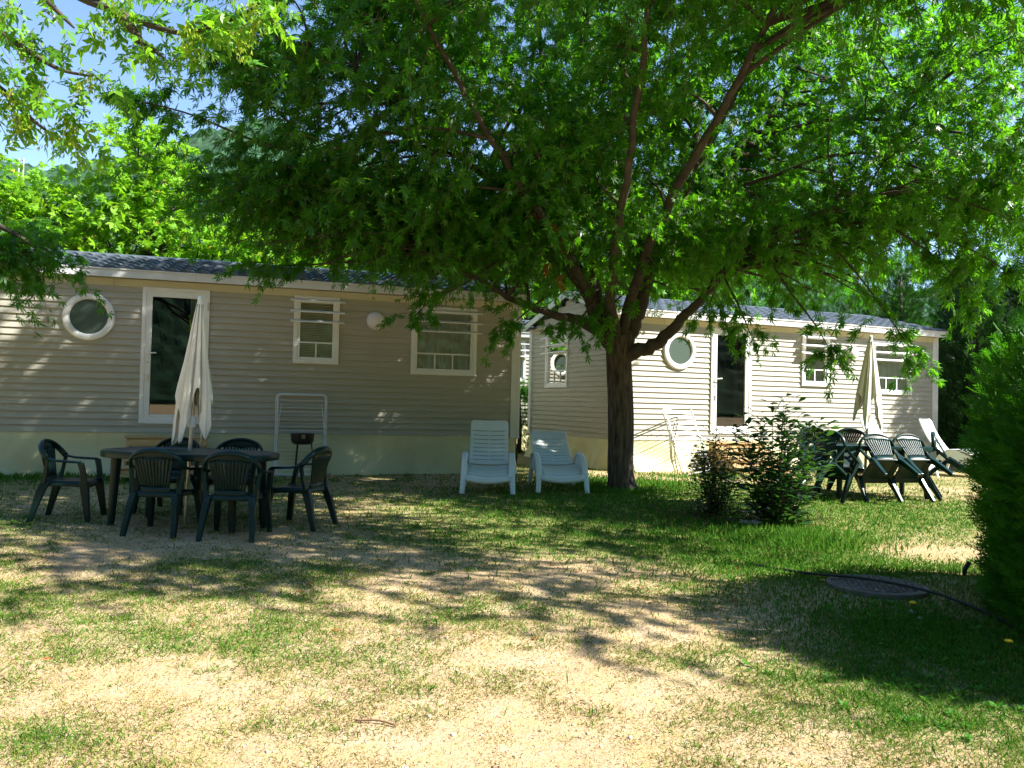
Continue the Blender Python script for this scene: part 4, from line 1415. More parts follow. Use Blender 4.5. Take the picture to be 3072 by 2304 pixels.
# ------------------------------------------------------------------ generic leafy tree
def leafy_tree(name, label, base, lobes_, leaf, tmpl, leafsize, ntw, nleaf, trunk_r, group=None, droop=.25, hang=.3, up=.6, Lr=(.4, .8), barkm='limb', nlimb=None, spread=.3):
    base = Vector(base)
    T = thing(name, label, 'tree', base, 0, group)
    top = max(c.z + r_[2] * .5 for c, r_, nb in lobes_)
    cx = sum((c for c, r_, nb in lobes_), Vector()) / len(lobes_)
    mb = MB()
    tpath = smooth_path([base + Vector((0, 0, -.1)), base.lerp(Vector((cx.x, cx.y, base.z)), .3) + Vector((0, 0, (top - base.z) * .35)), Vector((cx.x, cx.y, base.z + (top - base.z) * .85))], 6)
    n = len(tpath)
    rr_ = [trunk_r * (1 - .75 * i / (n - 1)) for i in range(n)]
    mb.tube([p - base for p in tpath], rr_, 12)
    nodes_ = [(tpath[i], rr_[i]) for i in range(n // 3, n)]
    mb2 = MB()
    P, D, L = [], [], []
    for c, rd, nb in lobes_:
        hub, r0 = branch_to(mb2, nodes_, c, trunk_r * .5, trunk_r * .18)
        ln = [(p, trunk_r * .3) for p in hub[2:]] + nodes_
        for q in range(nb):
            while True:
                v = Vector((random.uniform(-1, 1), random.uniform(-1, 1), random.uniform(-1, 1)))
                if .35 < v.length < 1: break
            E = c + Vector((v.x * rd[0], v.y * rd[1], v.z * rd[2]))
            path, _ = branch_to(mb2, ln, E, .03, .006)
            m_ = len(path)
            for k in range(ntw):
                f = (.35 + .65 * random.random()) * (m_ - 1)
                i = min(int(f), m_ - 2)
                p = path[i].lerp(path[i + 1], f - i)
                d = ((path[i + 1] - path[i]).normalized() * .5 + Vector((random.gauss(0, .6), random.gauss(0, .6), random.gauss(.1, .45)))).normalized()
                P.append(p + Vector((random.gauss(0, spread), random.gauss(0, spread), random.gauss(0, spread))))
                D.append(d)
                L.append(random.uniform(*Lr))
    P, D, L = np.array(P), np.array(D), np.array(L)
    bv = np.array(base)
    obj('trunk', mb, M[barkm], T, smooth='all')
    mb2.v = [tuple(Vector(p) - base) for p in mb2.v]
    obj('limb', mb2, M[barkm], T, smooth='all')
    pos, ax, no, sz = sprays(P, D, L, nleaf, droop, leafsize, up=up, hang=hang)
    npmesh_t('crown', place(tmpl[0], pos - bv, ax, no, sz), tmpl[1], M[leaf], T)
    npmesh('twigs', twig_tris(P - bv, D, L, droop), 4, M['twig'], T)
    return T
V = Vector
bgk = dict(leaf='limeleaf', tmpl=TRIO, leafsize=.17, ntw=9, nleaf=11, trunk_r=.14, group='bright young trees behind the shaded mobile home')
leafy_tree('leafy_tree', 'bright lime green tree with an upright tip beyond the left roof', (-8.9, 19.5, .2), [(V((-9.1, 19.5, 7.0)), (.8, .9, 1.1), 17), (V((-8.4, 19.5, 5.8)), (1.6, 1.4, 1.3), 30), (V((-9.6, 19.3, 4.6)), (1.8, 1.5, 1.5), 32), (V((-7.4, 19.6, 4.2)), (1.6, 1.4, 1.4), 30)], **bgk)
leafy_tree('leafy_tree', 'lime green tree cut by the left edge of the photo', (-12.3, 19, .2), [(V((-12.2, 19, 4.9)), (1.7, 1.5, 1.5), 32), (V((-11.0, 19.2, 5.6)), (1.2, 1.2, .9), 20), (V((-13.6, 19, 3.6)), (1.3, 1.3, 1.3), 14), (V((-11.2, 18.9, 3.9)), (1.4, 1.2, 1.0), 22)], **bgk)
leafy_tree('leafy_tree', 'lime green tree behind the middle of the shaded roof, under the maple boughs', (-6.0, 20.4, .2), [(V((-5.8, 20.4, 5.4)), (1.6, 1.5, 1.5), 30), (V((-6.4, 20.0, 3.8)), (1.8, 1.2, 1.1), 26), (V((-4.6, 20.0, 4.2)), (1.4, 1.0, 1.5), 24)], **bgk)
bgk2 = dict(bgk, leaf='greenleaf', group='green trees seen through the maple crown')
leafy_tree('leafy_tree', 'mid green tree behind the right end of the shaded roof', (-2.2, 19.3, .2), [(V((-2.3, 19.3, 4.8)), (1.5, .9, 1.6), 26), (V((-3.2, 19.0, 3.5)), (1.2, .8, 1.0), 14), (V((-1.3, 19.2, 4.0)), (1.0, .8, 1.2), 13)], **bgk2)
leafy_tree('leafy_tree', 'tall green tree seen through the heart of the maple crown', (.6, 29.5, .24), [(V((.6, 29, 6.0)), (2.6, 2, 2.2), 30), (V((-3.4, 30, 7.0)), (2.6, 2, 2.4), 30), (V((3.6, 29, 5.4)), (2.0, 2, 1.8), 22)], **dict(bgk2, leafsize=.22))
leafy_tree('leafy_tree', 'green tree above the left end of the sunlit roof', (3.6, 23.8, .24), [(V((3.5, 23.8, 4.8)), (1.6, 1.3, 1.5), 24), (V((5.0, 24.2, 4.2)), (1.3, 1.2, 1.2), 16)], **bgk2)
# neighbouring maple at the left edge whose bough hangs before the round window's wall
leafy_tree('maple_tree', 'second maple beyond the left edge, its dark bough hanging over the roof corner', (-8.6, 9.6, .2),
           [(at(-10, 530, 9.9), (.6, .5, .2), 6), (at(-110, 500, 9.7), (.8, .8, .4), 7), (at(-70, 575, 9.8), (.22, .4, .22), 3), (at(-420, 350, 9.6), (1.8, 1.5, 1.4), 16), (at(80, 535, 10.0), (.3, .3, .14), 3)],
           leaf='mapleleaf', tmpl=MAPLE, leafsize=.115, ntw=10, nleaf=15, trunk_r=.16, droop=.55, hang=.8, up=.35, barkm='limb', spread=.16, Lr=(.3, .6))

# ------------------------------------------------------------------ box elder overhead, left
be = V((-5.2, 4.6, G(-5.2, 4.6) - .05))
elder = thing('box_elder_tree', 'box elder reaching in from the upper left corner with pale hanging seed bunches', 'tree', be)
YB = 4.3
mb = MB()
tpth = smooth_path([be, be + V((.1, 0, 1.6)), be + V((.5, -.1, 3.0)), be + V((1.0, -.2, 4.4))], 6)
mb.tube([p - be for p in tpth], [.16 - .08 * i / (len(tpth) - 1) for i in range(len(tpth))], 14)
obj('trunk', mb, M['bark'], elder, smooth='all')
blimbs = [
    [(-330, -120, 4.4), (-60, -110, 4.3), (90, -50, 4.3), (186, 0, 4.25), (265, 29, 4.2), (322, 54, 4.2), (394, 72, 4.15), (440, 63, 4.1), (519, 34, 4.1), (570, 0, 4.05)],
    [(-330, -60, 4.4), (-150, 20, 4.3), (-20, 60, 4.2), (60, 110, 4.15), (130, 150, 4.1), (200, 165, 4.1)],
    [(-250, 40, 4.4), (-80, 140, 4.3), (10, 200, 4.2), (60, 250, 4.15), (110, 290, 4.15)],
    [(265, 29, 4.2), (300, 85, 4.15), (319, 97, 4.15), (353, 125, 4.1)],
    [(-60, -110, 4.3), (60, -40, 4.1), (120, 20, 3.95), (160, 60, 3.9)],
    [(186, 0, 4.25), (300, -40, 4.2), (430, -50, 4.15), (560, -40, 4.1)],
]
mb = MB()
bn = []
for i_, pts in enumerate(blimbs):
    path = smooth_path([at(*p) for p in pts], 5)
    n = len(path)
    if i_ < 3:
        path = [tpth[-6 + i_ * 2]] + path
        n += 1
    mb.tube([p - be for p in path], [.030 - .025 * (i / (n - 1)) for i in range(n)], 8)
    bn.append(path)
obj('limb', mb, M['limb'], elder, smooth='all')
P, D, L, SP = [], [], [], []
def elder_twigs(path, n, lo, spread):
    m_ = len(path)
    for k in range(n):
        f = (lo + (1 - lo) * random.random()) * (m_ - 1)
        i = min(int(f), m_ - 2)
        p = path[i].lerp(path[i + 1], f - i)
        d = ((path[i + 1] - path[i]).normalized() * .5 + V((random.gauss(0, .5), random.gauss(0, .5), random.gauss(-.3, .4)))).normalized()
        q = p + V((random.gauss(0, spread), random.gauss(0, spread * 1.5), random.gauss(0, spread * .8)))
        P.append(q)
        D.append(d)
        L.append(random.uniform(.08, .18))
        if random.random() < .42:
            SP.append(q + V((0, 0, -.05)))
for path, n, lo, spd in zip(bn, (38, 36, 33, 7, 10, 12), (.35, .25, .25, .35, .3, .1), (.055, .10, .10, .02, .09, .07)):
    elder_twigs(path, n, lo, spd)
P, D, L = np.array(P), np.array(D), np.array(L)
pos, ax, no, sz = sprays(P, D, L, 8, .5, .074, up=.5, hang=.55)
bev = np.array(be)
ELDER = kites([(0, 1.0, .17, .14), (58, .62, .13, .1), (-58, .62, .13, .1)])
npmesh_t('crown', place(ELDER[0], pos - bev, ax, no, sz), ELDER[1], M['elderleaf'], elder)
npmesh('twigs', twig_tris(P - bev, D, L, .5, .0028), 4, M['twig'], elder)
SP = np.array(SP)
ns = 34
pos = np.repeat(SP, ns, 0) + rng.normal(0, 1, (len(SP) * ns, 3)) * np.array([.026, .026, .042])
ax = rng.normal(0, .5, pos.shape) + np.array([0, 0, -1.0])
WING = kites([(16, 1.0, .15, .05), (-16, 1.0, .15, .05)])
npmesh_t('seed_bunches', place(WING[0], pos - bev, unit(ax), rng.normal(0, 1, pos.shape), rng.uniform(.024, .036, len(pos))), WING[1], M['samara'], elder)

# ------------------------------------------------------------------ conifers
def conifer(name, label, cat, base, surf, n, size, leaf, trunk_h, trunk_r, group=None, depth=.35, lift=.55, core=None):
    """surf(n) -> points on the outer face and outward normals (world)"""
    base = Vector(base)
    T = thing(name, label, cat, base, 0, group)
    obj('trunk', MB().tube([(0, 0, -.1), (.02, .01, trunk_h * .5), (0, 0, trunk_h)], [trunk_r, trunk_r * .7, trunk_r * .25], 10), M['bark'], T, smooth='all')
    P, N = surf(n)
    k = rng.random(n) ** 1.6
    P = P - N * (k * depth)[:, None] + rng.normal(0, .04, P.shape)
    ax = N * .8 + rng.normal(0, .33, P.shape)
    ax[:, 2] += lift
    no = rng.normal(0, 1, P.shape)
    bv = np.array(base)
    npmesh_t('foliage', place(FEATHER[0], P - bv, unit(ax), no, size * rng.uniform(.5, 1.25, n) * (1 + .6 * (rng.random(n) > .975))), FEATHER[1], M[leaf], T)
    return T
def box_surf(x0, x1, y0, y1, z0, z1, r_=.4, wob=.12):
    """faces of a rounded clipped block without its underside"""
    def f(n):
        A = [((y1 - y0) * (z1 - z0), 0), ((y1 - y0) * (z1 - z0), 1), ((x1 - x0) * (z1 - z0), 2), ((x1 - x0) * (z1 - z0), 3), ((x1 - x0) * (y1 - y0) * 1.3, 4)]
        pr = np.array([a for a, _ in A])
        k = rng.choice(5, n, p=pr / pr.sum())
        u, v = rng.random(n), rng.random(n)
        P = np.zeros((n, 3))
        P[:, 0] = np.select([k == 0, k == 1], [x0, x1], x0 + u * (x1 - x0))
        P[:, 1] = np.select([k == 2, k == 3, k == 4], [y0, y1, y0 + v * (y1 - y0)], y0 + u * (y1 - y0))
        P[:, 2] = np.where(k == 4, z1, z0 + v * (z1 - z0))
        c = np.clip(P, [x0 + r_, y0 + r_, -1e9], [x1 - r_, y1 - r_, z1 - r_])
        N = unit(P - c + 1e-6)
        P = c + N * r_
        P = P + N * (wob * 2 * (fbm(P[:, 0] * 1.3 + P[:, 1], P[:, 2] * 1.5 + P[:, 1] * .7, 5, 3) - .5))[:, None]
        # the foot draws in
        dz = np.clip((z0 + .5 - P[:, 2]) / .5, 0, 1)
        P[:, 0] += dz * .12 * np.sign((x0 + x1) / 2 - P[:, 0])
        P[:, 1] += dz * .12 * np.sign((y0 + y1) / 2 - P[:, 1])
        return P, N
    return f
def cone_surf(x, y, h, r_, z0=.1, pw=.7):
    def f(n):
        q = 1 - np.sqrt(rng.random(n))
        th = rng.random(n) * 2 * math.pi
        rr_ = r_ * (1 - q) ** pw * (1 + .25 * (fbm(th * 2, q * 7, 8, 3) - .5))
        P = np.stack([x + rr_ * np.cos(th), y + rr_ * np.sin(th), z0 + q * (h - z0)], 1)
        N = unit(np.stack([np.cos(th), np.sin(th), .3 + 0 * th], 1))
        return P, N
    return f
def round_surf(x, y, r_, z0, z1):
    """broad rounded shrub with steep sides and a domed top"""
    def f(n):
        th = rng.random(n) * 2 * math.pi
        q = rng.random(n)
        side = q < .68
        v = rng.random(n)
        ph = np.where(side, 0, np.arccos(1 - v))            # dome angle
        h1 = z1 - .55
        rr_ = np.where(side, r_ * (.96 + .04 * np.sin(v * math.pi)), r_ * np.abs(np.sin(math.pi / 2 - ph * .98)) ** .6)
        z = np.where(side, z0 + v * (h1 - z0), h1 + .55 * np.sin(ph))
        N = np.stack([np.cos(th), np.sin(th), np.where(side, .05, np.sin(ph) * 1.6)], 1)
        N = unit(N)
        P = np.stack([x + rr_ * np.cos(th), y + rr_ * np.sin(th), z], 1)
        P = P + N * (.34 * (fbm(th * 2.4, z * 1.6, 5, 3) - .5))[:, None]
        return P, N
    return f
conifer('clipped_conifer', 'feathery clipped conifer filling the right edge, dark with a sunlit top', 'conifer', (4.50, 4.74, G(4.50, 4.74)), round_surf(4.50, 4.74, 1.47, .1, 2.02), 30000, .155, 'conifer', 2.0, .09, depth=.42)
cg = 'tall dark conifers right of the sunlit mobile home'
for k, (x, y, h, r_, lab) in enumerate([(11.6, 17.0, 6.2, 1.05, 'tall dark conifer added at the right edge to shade the sunlit wall end'), (10.9, 19.2, 5.6, 1.15, 'dark conifer standing straight behind the far corner post of the sunlit home'), (12.4, 19.6, 6.4, 1.2, 'tall dark conifer in the row, second from the right edge'), (12.0, 21.6, 6.0, 1.2, 'dark conifer in the back of the row, between two nearer ones'), (11.0, 23.2, 5.6, 1.2, 'dark conifer farthest back, its tip over the sunlit roof end')]):  # nearest one is added, almost out of view, to shade the wall
    conifer('conifer_tree', lab, 'conifer', (x, y, G(x, y)), cone_surf(x, y, h, r_), 5200, .3, 'darkconifer', h * .9, .12, cg, depth=.5)
conifer('clipped_hedge', 'tall clipped conifer hedge with a bright top above the sunlit roof', 'hedge', (9.0, 24.9, .24), box_surf(4.6, 14.4, 24.2, 25.7, .1, 5.9, .5, .3), 15000, .36, 'conifer', 3.5, .1, depth=.5)
conifer('clipped_hedge', 'low dark hedge in the gap between the two mobile homes', 'hedge', (.2, 19.6, .24), box_surf(-.6, 1.6, 19.5, 20.3, .1, 1.75, .3, .15), 3000, .22, 'conifer', 1.3, .06, depth=.4)

# ------------------------------------------------------------------ two shrubs and their bed
def shrub(label, base, h, spread, nst, leaf, lsize, tmpl, per, cat='bush', name='laurel_bush', lo=.12):
    base = V(base)
    T = thing(name, label, cat, base)
    mb = MB()
    P, A, N_, S = [], [], [], []
    for k in range(nst):
        a = random.uniform(0, 6.28)
        rr_ = spread * math.sqrt(random.random())
        hh = h * random.uniform(.55, 1.0) * (1 - .25 * (rr_ / spread) ** 2)
        if k == 0: hh, rr_ = h, spread * .12
        tip = V((rr_ * math.cos(a), rr_ * math.sin(a), hh))
        b0 = V((tip.x * .18 + random.gauss(0, .03), tip.y * .18 + random.gauss(0, .03), -.03))
        path = smooth_path([b0, b0.lerp(tip, .45) + V((tip.x * .12, tip.y * .12, .05)), tip], 6)
        n = len(path)
        mb.tube(path, [.0068 - .005 * i / (n - 1) for i in range(n)], 6)
        for q in range(per):
            f = (lo + (1 - lo) * (q + random.random()) / per) * (n - 1)
            i = min(int(f), n - 2)
            p = path[i].lerp(path[i + 1], f - i)
            th = q * 2.4 + random.uniform(-.5, .5)
            d = V((math.cos(th), math.sin(th), random.uniform(.0, .7)))
            side = V((math.cos(th), math.sin(th), .2)) * random.choice([0, 0, .05, .10, .15, .2]) 
            P.append(p + side)
            A.append(d)
            N_.append(V((random.gauss(0, .35), random.gauss(0, .35), 1)))
            S.append(lsize * random.uniform(.6, 1.2))
    obj('stem', mb, M['twig'], T, smooth='all')
    P, A, N_, S = np.array(P), np.array(A), np.array(N_), np.array(S)
    npmesh_t('foliage', place(tmpl[0], P, unit(A), N_, S), tmpl[1], M[leaf], T)
    return T
shrub('tall glossy leaved laurel bush in the bark bed, right of the smaller shrub', (2.86, 8.75, G(2.86, 8.75)), 1.38, .48, 34, 'laurel', .12, LAUREL, 66, lo=.05)
shrub('smaller fine leaved shrub in the bark bed, left of the tall laurel', (2.34, 9.45, G(2.34, 9.45)), .98, .34, 24, 'shrubleaf', .072, LAUREL, 95, lo=.05, name='small_shrub')
n = 1500
x = 2.45 + rng.normal(0, .42, n)
y = 9.0 + rng.normal(0, .38, n) - .25 * (x - 2.45)
P = np.stack([x, y, gz(x, y) + rng.uniform(.002, .03, n)], 1)
nn = rng.normal(0, .35, (n, 3)) + np.array([0, 0, 1.0])
CHIP = kites([(0, 1, .22, .05)])
tag(npmesh_t('bark_mulch', place(CHIP[0], P, unit(rng.normal(0, 1, (n, 3)) * np.array([1, 1, .2])), nn, rng.uniform(.025, .07, n)), CHIP[1], M['mulch']), 'reddish bark mulch round the feet of the two bushes', 'mulch', kind='stuff')

# ------------------------------------------------------------------ grass
KITE = np.array([(0, 0, 0), (-.5, .45, 0), (0, 1, 0), (.5, .45, 0)])
def blades(x, y, dirv, length, width):
    n = len(x)
    base = np.stack([x, y, gz(x, y) - .004], 1)
    side = unit(np.cross(dirv, rng.normal(0, 1, (n, 3))))
    tip = base + dirv * length[:, None]
    mid = base + dirv * (length * .5)[:, None] + np.array([0, 0, .08]) * length[:, None]
    return np.stack([base, mid - side * width[:, None], tip, mid + side * width[:, None]], 1)
def grass_set():
    X, Y = [], []
    for N, ymin, ymax in ((230000, 2.3, 16), (190000, 2.3, 6.5)):
        u = rng.random(N)
        yy = ymin * np.exp(u * math.log(ymax / ymin))
        xx = (rng.random(N) * 2 - 1) * .70 * yy
        X.append(xx)
        Y.append(yy)
    x, y = np.concatenate(X), np.concatenate(Y)
    g = green_at(x, y)
    clump = fbm(x * 5 + 3, y * 5 + 8, 12, 3)
    keep = rng.random(len(x)) < np.clip(.16 + 1.05 * g * (clump > .40) + .5 * g + .8 * (clump > .60), 0, 1)
    x, y, g, clump = x[keep], y[keep], g[keep], clump[keep]
    # tufts: gather a share of the blades round tuft centres
    nt_ = 2600
    u = rng.random(nt_)
    cy = 2.3 * np.exp(u * math.log(13 / 2.3))
    cx = (rng.random(nt_) * 2 - 1) * .69 * cy
    ok = rng.random(nt_) < np.clip(green_at(cx, cy) * 1.3 + .08, 0, 1)
    cx, cy = cx[ok], cy[ok]
    k = 22
    tx_ = np.repeat(cx, k) + rng.normal(0, .022, len(cx) * k)
    ty_ = np.repeat(cy, k) + rng.normal(0, .022, len(cx) * k)
    n1, n2 = len(x), len(tx_)
    xa, ya = np.concatenate([x, tx_]), np.concatenate([y, ty_])
    d = rng.normal(0, .6, (n1 + n2, 3))
    d[:, 2] = np.abs(rng.normal(.55, .35, n1 + n2)) + .08
    if n2:
        d[n1:, 0] = (tx_ - np.repeat(cx, k)) * 28 + rng.normal(0, .25, n2)
        d[n1:, 1] = (ty_ - np.repeat(cy, k)) * 28 + rng.normal(0, .25, n2)
    ga = green_at(xa, ya)
    flat = (rng.random(n1 + n2) > ga * 1.6 + .15)
    flat[n1:] = False
    d[flat, 2] *= .18                    # dead straw lies down
    d = unit(d)
    length = rng.uniform(.014, .042, n1 + n2) * (.7 + .6 * ga)
    length[n1:] *= rng.uniform(.9, 1.7, n2)
    width = (.0009 + .00030 * ya) * rng.uniform(.7, 1.3, n1 + n2)
    dry = np.clip(.80 - 1.2 * ga + rng.normal(0, .25, n1 + n2) + .35 * flat, 0, 1)
    dry[n1:] = np.clip(.35 - .5 * ga[n1:] + rng.normal(0, .22, n2), 0, 1)
    return blades(xa, ya, d, length, width), dry
V4, dry = grass_set()
# longer grass round the bushes, the trunk and along the skirts
xs2, ys2, ls2 = [], [], []
for cx, cy, rx, ry, n_, l_ in ((2.2, 7.15, .55, .9, 7000, .055), (2.75, 7.9, .4, .35, 3500, .11), (1.75, 12.3, .9, .5, 3500, .10), (1.6, 11.4, .35, .25, 1200, .08), (2.5, 4.75, .5, .6, 9000, .05), (4.4, 10.2, 1.4, 1.2, 9000, .05), (-6.9, 11.3, 1.5, .22, 2600, .10), (1.4, 9.3, 1.5, 1.8, 12000, .06), (3.4, 14.0, .7, .3, 1200, .08), (3.5, 6.7, .8, .2, 2500, .06)):
    xs2.append(cx + rng.normal(0, rx, n_))
    ys2.append(cy + rng.normal(0, ry, n_))
    ls2.append(l_ * rng.uniform(.4, 1.2, n_))
xs2, ys2, ls2 = map(np.concatenate, (xs2, ys2, ls2))
ca, sa = math.cos(.3004), math.sin(.3004)
inL = (-(xs2 + 6.16) * sa + (ys2 - 11.8577) * ca) > -.12
ca2, sa2 = math.cos(.3824), math.sin(.3824)
inR = ((-(xs2 - 3.1057) * sa2 + (ys2 - 15.27) * ca2) > -.12) & (((xs2 - 3.1057) * ca2 + (ys2 - 15.27) * sa2) > -1.5)
ok = ~((inL & (xs2 < .3)) | inR)
xs2, ys2, ls2 = xs2[ok], ys2[ok], ls2[ok]
d = rng.normal(0, .45, (len(xs2), 3))
d[:, 2] = np.abs(rng.normal(.9, .3, len(xs2))) + .2
V5 = blades(xs2, ys2, unit(d), ls2, (.0018 + .0004 * ys2) * rng.uniform(.7, 1.3, len(xs2)))
dry = np.concatenate([dry, np.clip(rng.normal(.08, .14, len(xs2)), 0, 1)])
go = npmesh('grass', np.concatenate([V4, V5]), 4, None)
ga_ = go.data.attributes.new('dry', 'FLOAT', 'POINT')
ga_.data.foreach_set('value', np.repeat(dry, 4).astype(np.float32))
m = bpy.data.materials.new('grass_blades')
m.use_nodes = True
t = m.node_tree
b = t.nodes['Principled BSDF']
at2 = t.nodes.new('ShaderNodeAttribute')
at2.attribute_name = 'dry'
r = t.nodes.new('ShaderNodeValToRGB')
r.color_ramp.elements.new(.45)
r.color_ramp.elements.new(.75)
for e_, c in zip(r.color_ramp.elements, [(.045, .16, .012), (.16, .23, .03), (.25, .18, .07), (.46, .37, .18)]):
    e_.color = (*c, 1)
t.links.new(at2.outputs['Fac'], r.inputs['Fac'])
t.links.new(r.outputs['Color'], b.inputs['Base Color'])
b.inputs['Roughness'].default_value = .6
b.inputs['Specular IOR Level'].default_value = .08
trn = t.nodes.new('ShaderNodeBsdfTranslucent')
t.links.new(r.outputs['Color'], trn.inputs['Color'])
msx = t.nodes.new('ShaderNodeMixShader')
msx.inputs['Fac'].default_value = .35
t.links.new(b.outputs[0], msx.inputs[1])
t.links.new(trn.outputs[0], msx.inputs[2])
t.links.new(msx.outputs[0], t.nodes['Material Output'].inputs['Surface'])
go.data.materials.append(m)
tag(go, 'short worn grass, green near the bushes and dry in front', 'grass', kind='stuff')

# low broad-leaved weeds
xs3, ys3 = [], []
for cx, cy, rx, ry, n_ in ((2.5, 7.1, .4, .5, 90), (2.55, 4.65, .42, .55, 260), (2.2, 6.6, .4, .4, 40), (3.6, 5.6, .3, .4, 50), (2.3, 3.75, .5, .3, 40)):
    xs3.append(cx + rng.normal(0, rx, n_))
    ys3.append(cy + rng.normal(0, ry, n_))
xs3, ys3 = np.concatenate(xs3), np.concatenate(ys3)
k = 7
px_ = np.repeat(xs3, k)
py_ = np.repeat(ys3, k)
P = np.stack([px_, py_, gz(px_, py_) + .004], 1)
th = rng.random(len(P)) * 6.28
A = np.stack([np.cos(th), np.sin(th), rng.uniform(.15, .9, len(P))], 1)
Nn = np.stack([-.3 * np.cos(th), -.3 * np.sin(th), 1 + 0 * th], 1) + rng.normal(0, .2, P.shape)
tag(npmesh_t('weeds', place(LAUREL[0], P, unit(A), Nn, np.repeat(rng.uniform(.014, .04, len(xs3)), k) * rng.uniform(.7, 1.2, len(P)) * (1 + .4 * (np.repeat(ys3, k) < 6))), LAUREL[1], M['weed']), 'low broad leaved weeds among the grass near the manhole', 'weeds', kind='stuff')
def dandelion(label, x, y, h):
    T = thing('dandelion', label, 'flower', (x, y, G(x, y)), random.uniform(0, 6), 'yellow dandelions under the clipped conifer')
    obj('stem', MB().tube([(0, 0, 0), (.01, 0, h * .6), (.015, .005, h)], .0025, 6), M['weed'], T)
    obj('flower', MB().lathe([(.001, h), (.016, h + .004), (.024, h + .012), (.014, h + .02), (.001, h + .021)], (.015, .005, 0), 12), M['petal'], T, smooth=True)
dandelion('yellow dandelion in the shade between manhole cover and conifer', 3.5, 6.05, .14)
dandelion('yellow dandelion in dark weeds just in front of the black hose', 2.63, 5.35, .06)
dandelion('yellow dandelion at the right edge of the photo near the conifer shadow tip', 2.72, 4.45, .08)

# ------------------------------------------------------------------ manhole cover, hose, stones, twigs
mx, my = 2.70, 6.02
T = thing('manhole_cover', 'round rusty iron manhole cover crossed by the black hose', 'manhole cover', (mx, my, G(mx, my)), .4)
T.scale = (.92, .92, 1)
obj('rim', MB().lathe([(.34, -.06), (.37, -.04), (.375, .03), (.345, .038), (.335, .03)], n=48), M['iron'], T, smooth=True)
obj('plate', MB().lathe([(.001, .03), (.33, .03), (.334, .018), (.334, -.03)], n=48), M['iron'], T, smooth=True)
mb = MB()
for i in range(-6, 7):
    for j in range(-9, 10):
        x = i * .052 + (.026 if j % 2 else 0)
        y = j * .034
        if x * x + y * y < .305 ** 2:
            mb.box((x, y, .034), (.034, .017, .010), Matrix.Rotation(.6 if (i + j) % 2 else -.6, 3, 'Z'))
obj('tread_pattern', mb, M['iron'], T)
hp_ = [(1.98, 6.72, .012), (2.3, 6.35, .03), (2.62, 6.05, .065), (2.92, 5.72, .06), (3.08, 5.35, .03), (3.10, 5.05, .02), (3.12, 4.86, .025), (3.3, 4.80, .05), (3.6, 4.9, .10), (4.1, 5.15, .15), (4.6, 5.3, .05)]
mb = MB().tube(smooth_path([(x, y, G(x, y) + z) for x, y, z in hp_], 8), .0105, 10)
tag(obj('hose', mb, M['hose'], smooth='all'), 'black rubber hose lying over the manhole cover and into the conifer', 'hose')
mb = MB().tube([(3.62, 6.52, G(3.62, 6.52) - .03), (3.61, 6.5, G(3.6, 6.5) + .05), (3.65, 6.5, G(3.6, 6.5) + .11)], [.016, .017, .019], 10)
tag(obj('pipe_stub', mb, M['hose'], smooth='all'), 'short black pipe end standing out of the bare patch behind the manhole', 'pipe')
def pebble(name, label, x, y, s, group, seed, mt='stone', flat=.55):
    r_ = random.Random(seed)
    mb = MB()
    ph = [r_.uniform(0, 6) for _ in range(4)]
    def f(a, c):
        th, p = a * 2 * math.pi, (c - .5) * math.pi
        k = 1 + .18 * math.sin(2 * th + ph[0]) + .12 * math.sin(3 * th + 3 * p + ph[1]) + .1 * math.sin(4 * p + ph[2])
        return (s * k * math.cos(p) * math.cos(th), s * .8 * k * math.cos(p) * math.sin(th), s * flat * k * math.sin(p) + s * .3)
    mb.grid(f, 14, 9, wrap=True)
    return tag(obj(name, mb, M[mt], smooth='all', loc=(x, y, G(x, y))), label, 'stone', group)
pg = 'small pale stones in front of the manhole'
for k, (x, y, s, lab) in enumerate([(2.62, 5.33, .028, 'largest pale stone lying in the shade in front of the manhole cover'), (2.60, 5.18, .024, 'grey stone just nearer than the largest one before the manhole'), (2.35, 5.72, .018, 'small stone against the left rim of the manhole cover'), (2.74, 5.2, .016, 'small tan stone right of the shaded pair before the manhole'), (2.45, 5.15, .014, 'tiny stone left of the shaded pair before the manhole')]):
    pebble('stone', lab, x, y, s, pg, k)
pebble('stone', 'flat white stone lying on the bark mulch below the tall laurel', 2.58, 8.72, .11, None, 40, flat=.25)
pebble('stone', 'small white pebble on the sunlit earth at the bottom of the photo', -.36, 3.02, .014, None, 41)
def stick(label, p0, p1, r_=.004):
    mb = MB().tube(smooth_path([(p0[0], p0[1], G(*p0) + .008), ((p0[0] + p1[0]) / 2 + .01, (p0[1] + p1[1]) / 2 + .012, G(*p0) + .014), (p1[0], p1[1], G(*p1) + .007)], 4), r_, 6)
    tag(obj('stick', mb, M['straw'], smooth='all'), label, 'stick', 'dry sticks on the sunlit earth')
stick('dry stick lying on the sunlit earth near the bottom centre', (-.62, 3.42), (-.44, 3.38))
stick('short dry stick at the bottom edge left of the white pebble', (-.60, 2.96), (-.48, 2.95), .003)
stick('thin dry branch on the grass between maple trunk and small shrub', (1.75, 9.7), (2.15, 9.1), .007)
x, y = -2.27, 4.05
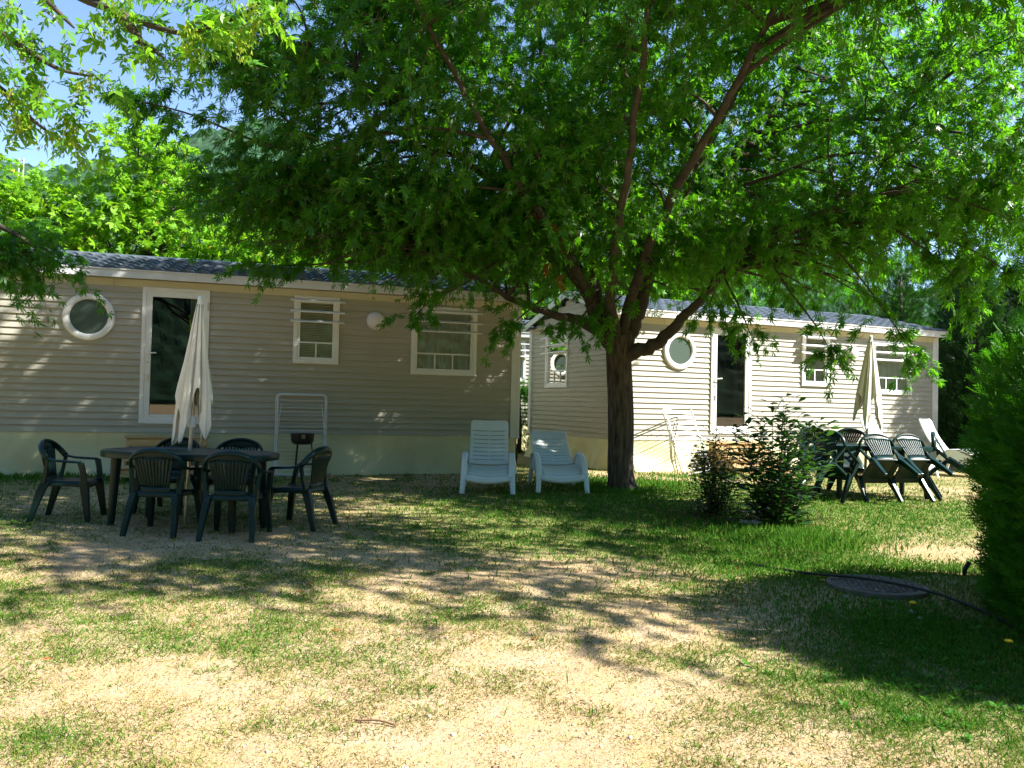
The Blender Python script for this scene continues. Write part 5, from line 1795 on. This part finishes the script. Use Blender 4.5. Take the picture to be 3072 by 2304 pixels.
tag(npmesh_t('petal', place(CHIP[0], np.array([[x, y, G(x, y) + .015]]), np.array([[1.0, .2, .1]]), np.array([[.1, -.4, 1.0]]), np.array([.035])), CHIP[1], M['redpetal']), 'single red petal on the dry grass at the left', 'petal')
# fallen leaves
n = 260
y = rng.uniform(4.5, 12, n)
x = rng.uniform(-.5, .4, n) * y
P = np.stack([x, y, gz(x, y) + .01], 1)
tag(npmesh_t('fallen_leaves', place(TRIO[0], P, unit(rng.normal(0, 1, (n, 3)) * np.array([1, 1, .15])), rng.normal(0, .3, (n, 3)) + np.array([0, 0, 1.0]), rng.uniform(.02, .045, n)), TRIO[1], M['deadleaf']), 'scattered withered leaves on the lawn', 'fallen leaves', kind='stuff')
# grit on the bare earth
n = 5200
y = 2.3 * np.exp(rng.random(n) * math.log(8 / 2.3))
x = (rng.random(n) * 2 - 1) * .68 * y
ok = rng.random(n) < 1.0 - .85 * green_at(x, y)
x, y = x[ok], y[ok]
n = len(x)
OCT = np.array([(1, 0, 0), (0, 1, 0), (-1, 0, 0), (0, -1, 0), (0, 0, .7), (0, 0, -.7)])
P = OCT[None] * rng.uniform(.6, 1.3, (n, 6, 1)) * (rng.uniform(.0025, .008, n) * (1 + 1.2 * (rng.random(n) > .97)))[:, None, None] + np.stack([x, y, gz(x, y) + .001], 1)[:, None, :]
M['grit'] = leaf_mat('grit', (.17, .12, .075), (.5, .43, .34), (.1, .08, .05), .0, .1, .9)
tag(npmesh_t('gravel', P, [(0, 1, 4), (1, 2, 4), (2, 3, 4), (3, 0, 4), (1, 0, 5), (2, 1, 5), (3, 2, 5), (0, 3, 5)], M['grit']), 'loose grit and crumbs of soil on the bare earth', 'gravel', kind='stuff')
# ------------------------------------------------------------------ poles on the ridge
for k, px in enumerate((41, 51)):
    p = at(px, 342, 235)
    o = thing('power_pole', ('left' if k == 0 else 'right') + ' of the two pale power poles on the distant left ridge', 'power pole', (p.x, p.y, p.z - 10), 0, 'power poles on the ridge')
    obj('post', MB().tube([(0, 0, 0), (0, 0, 10)], [.25, .18], 8), M['pole'], o)
    obj('crossarm', MB().rng(-.2, 1.5 if k == 0 else .2, -.1, .1, 9.2, 9.5), M['pole'], o)
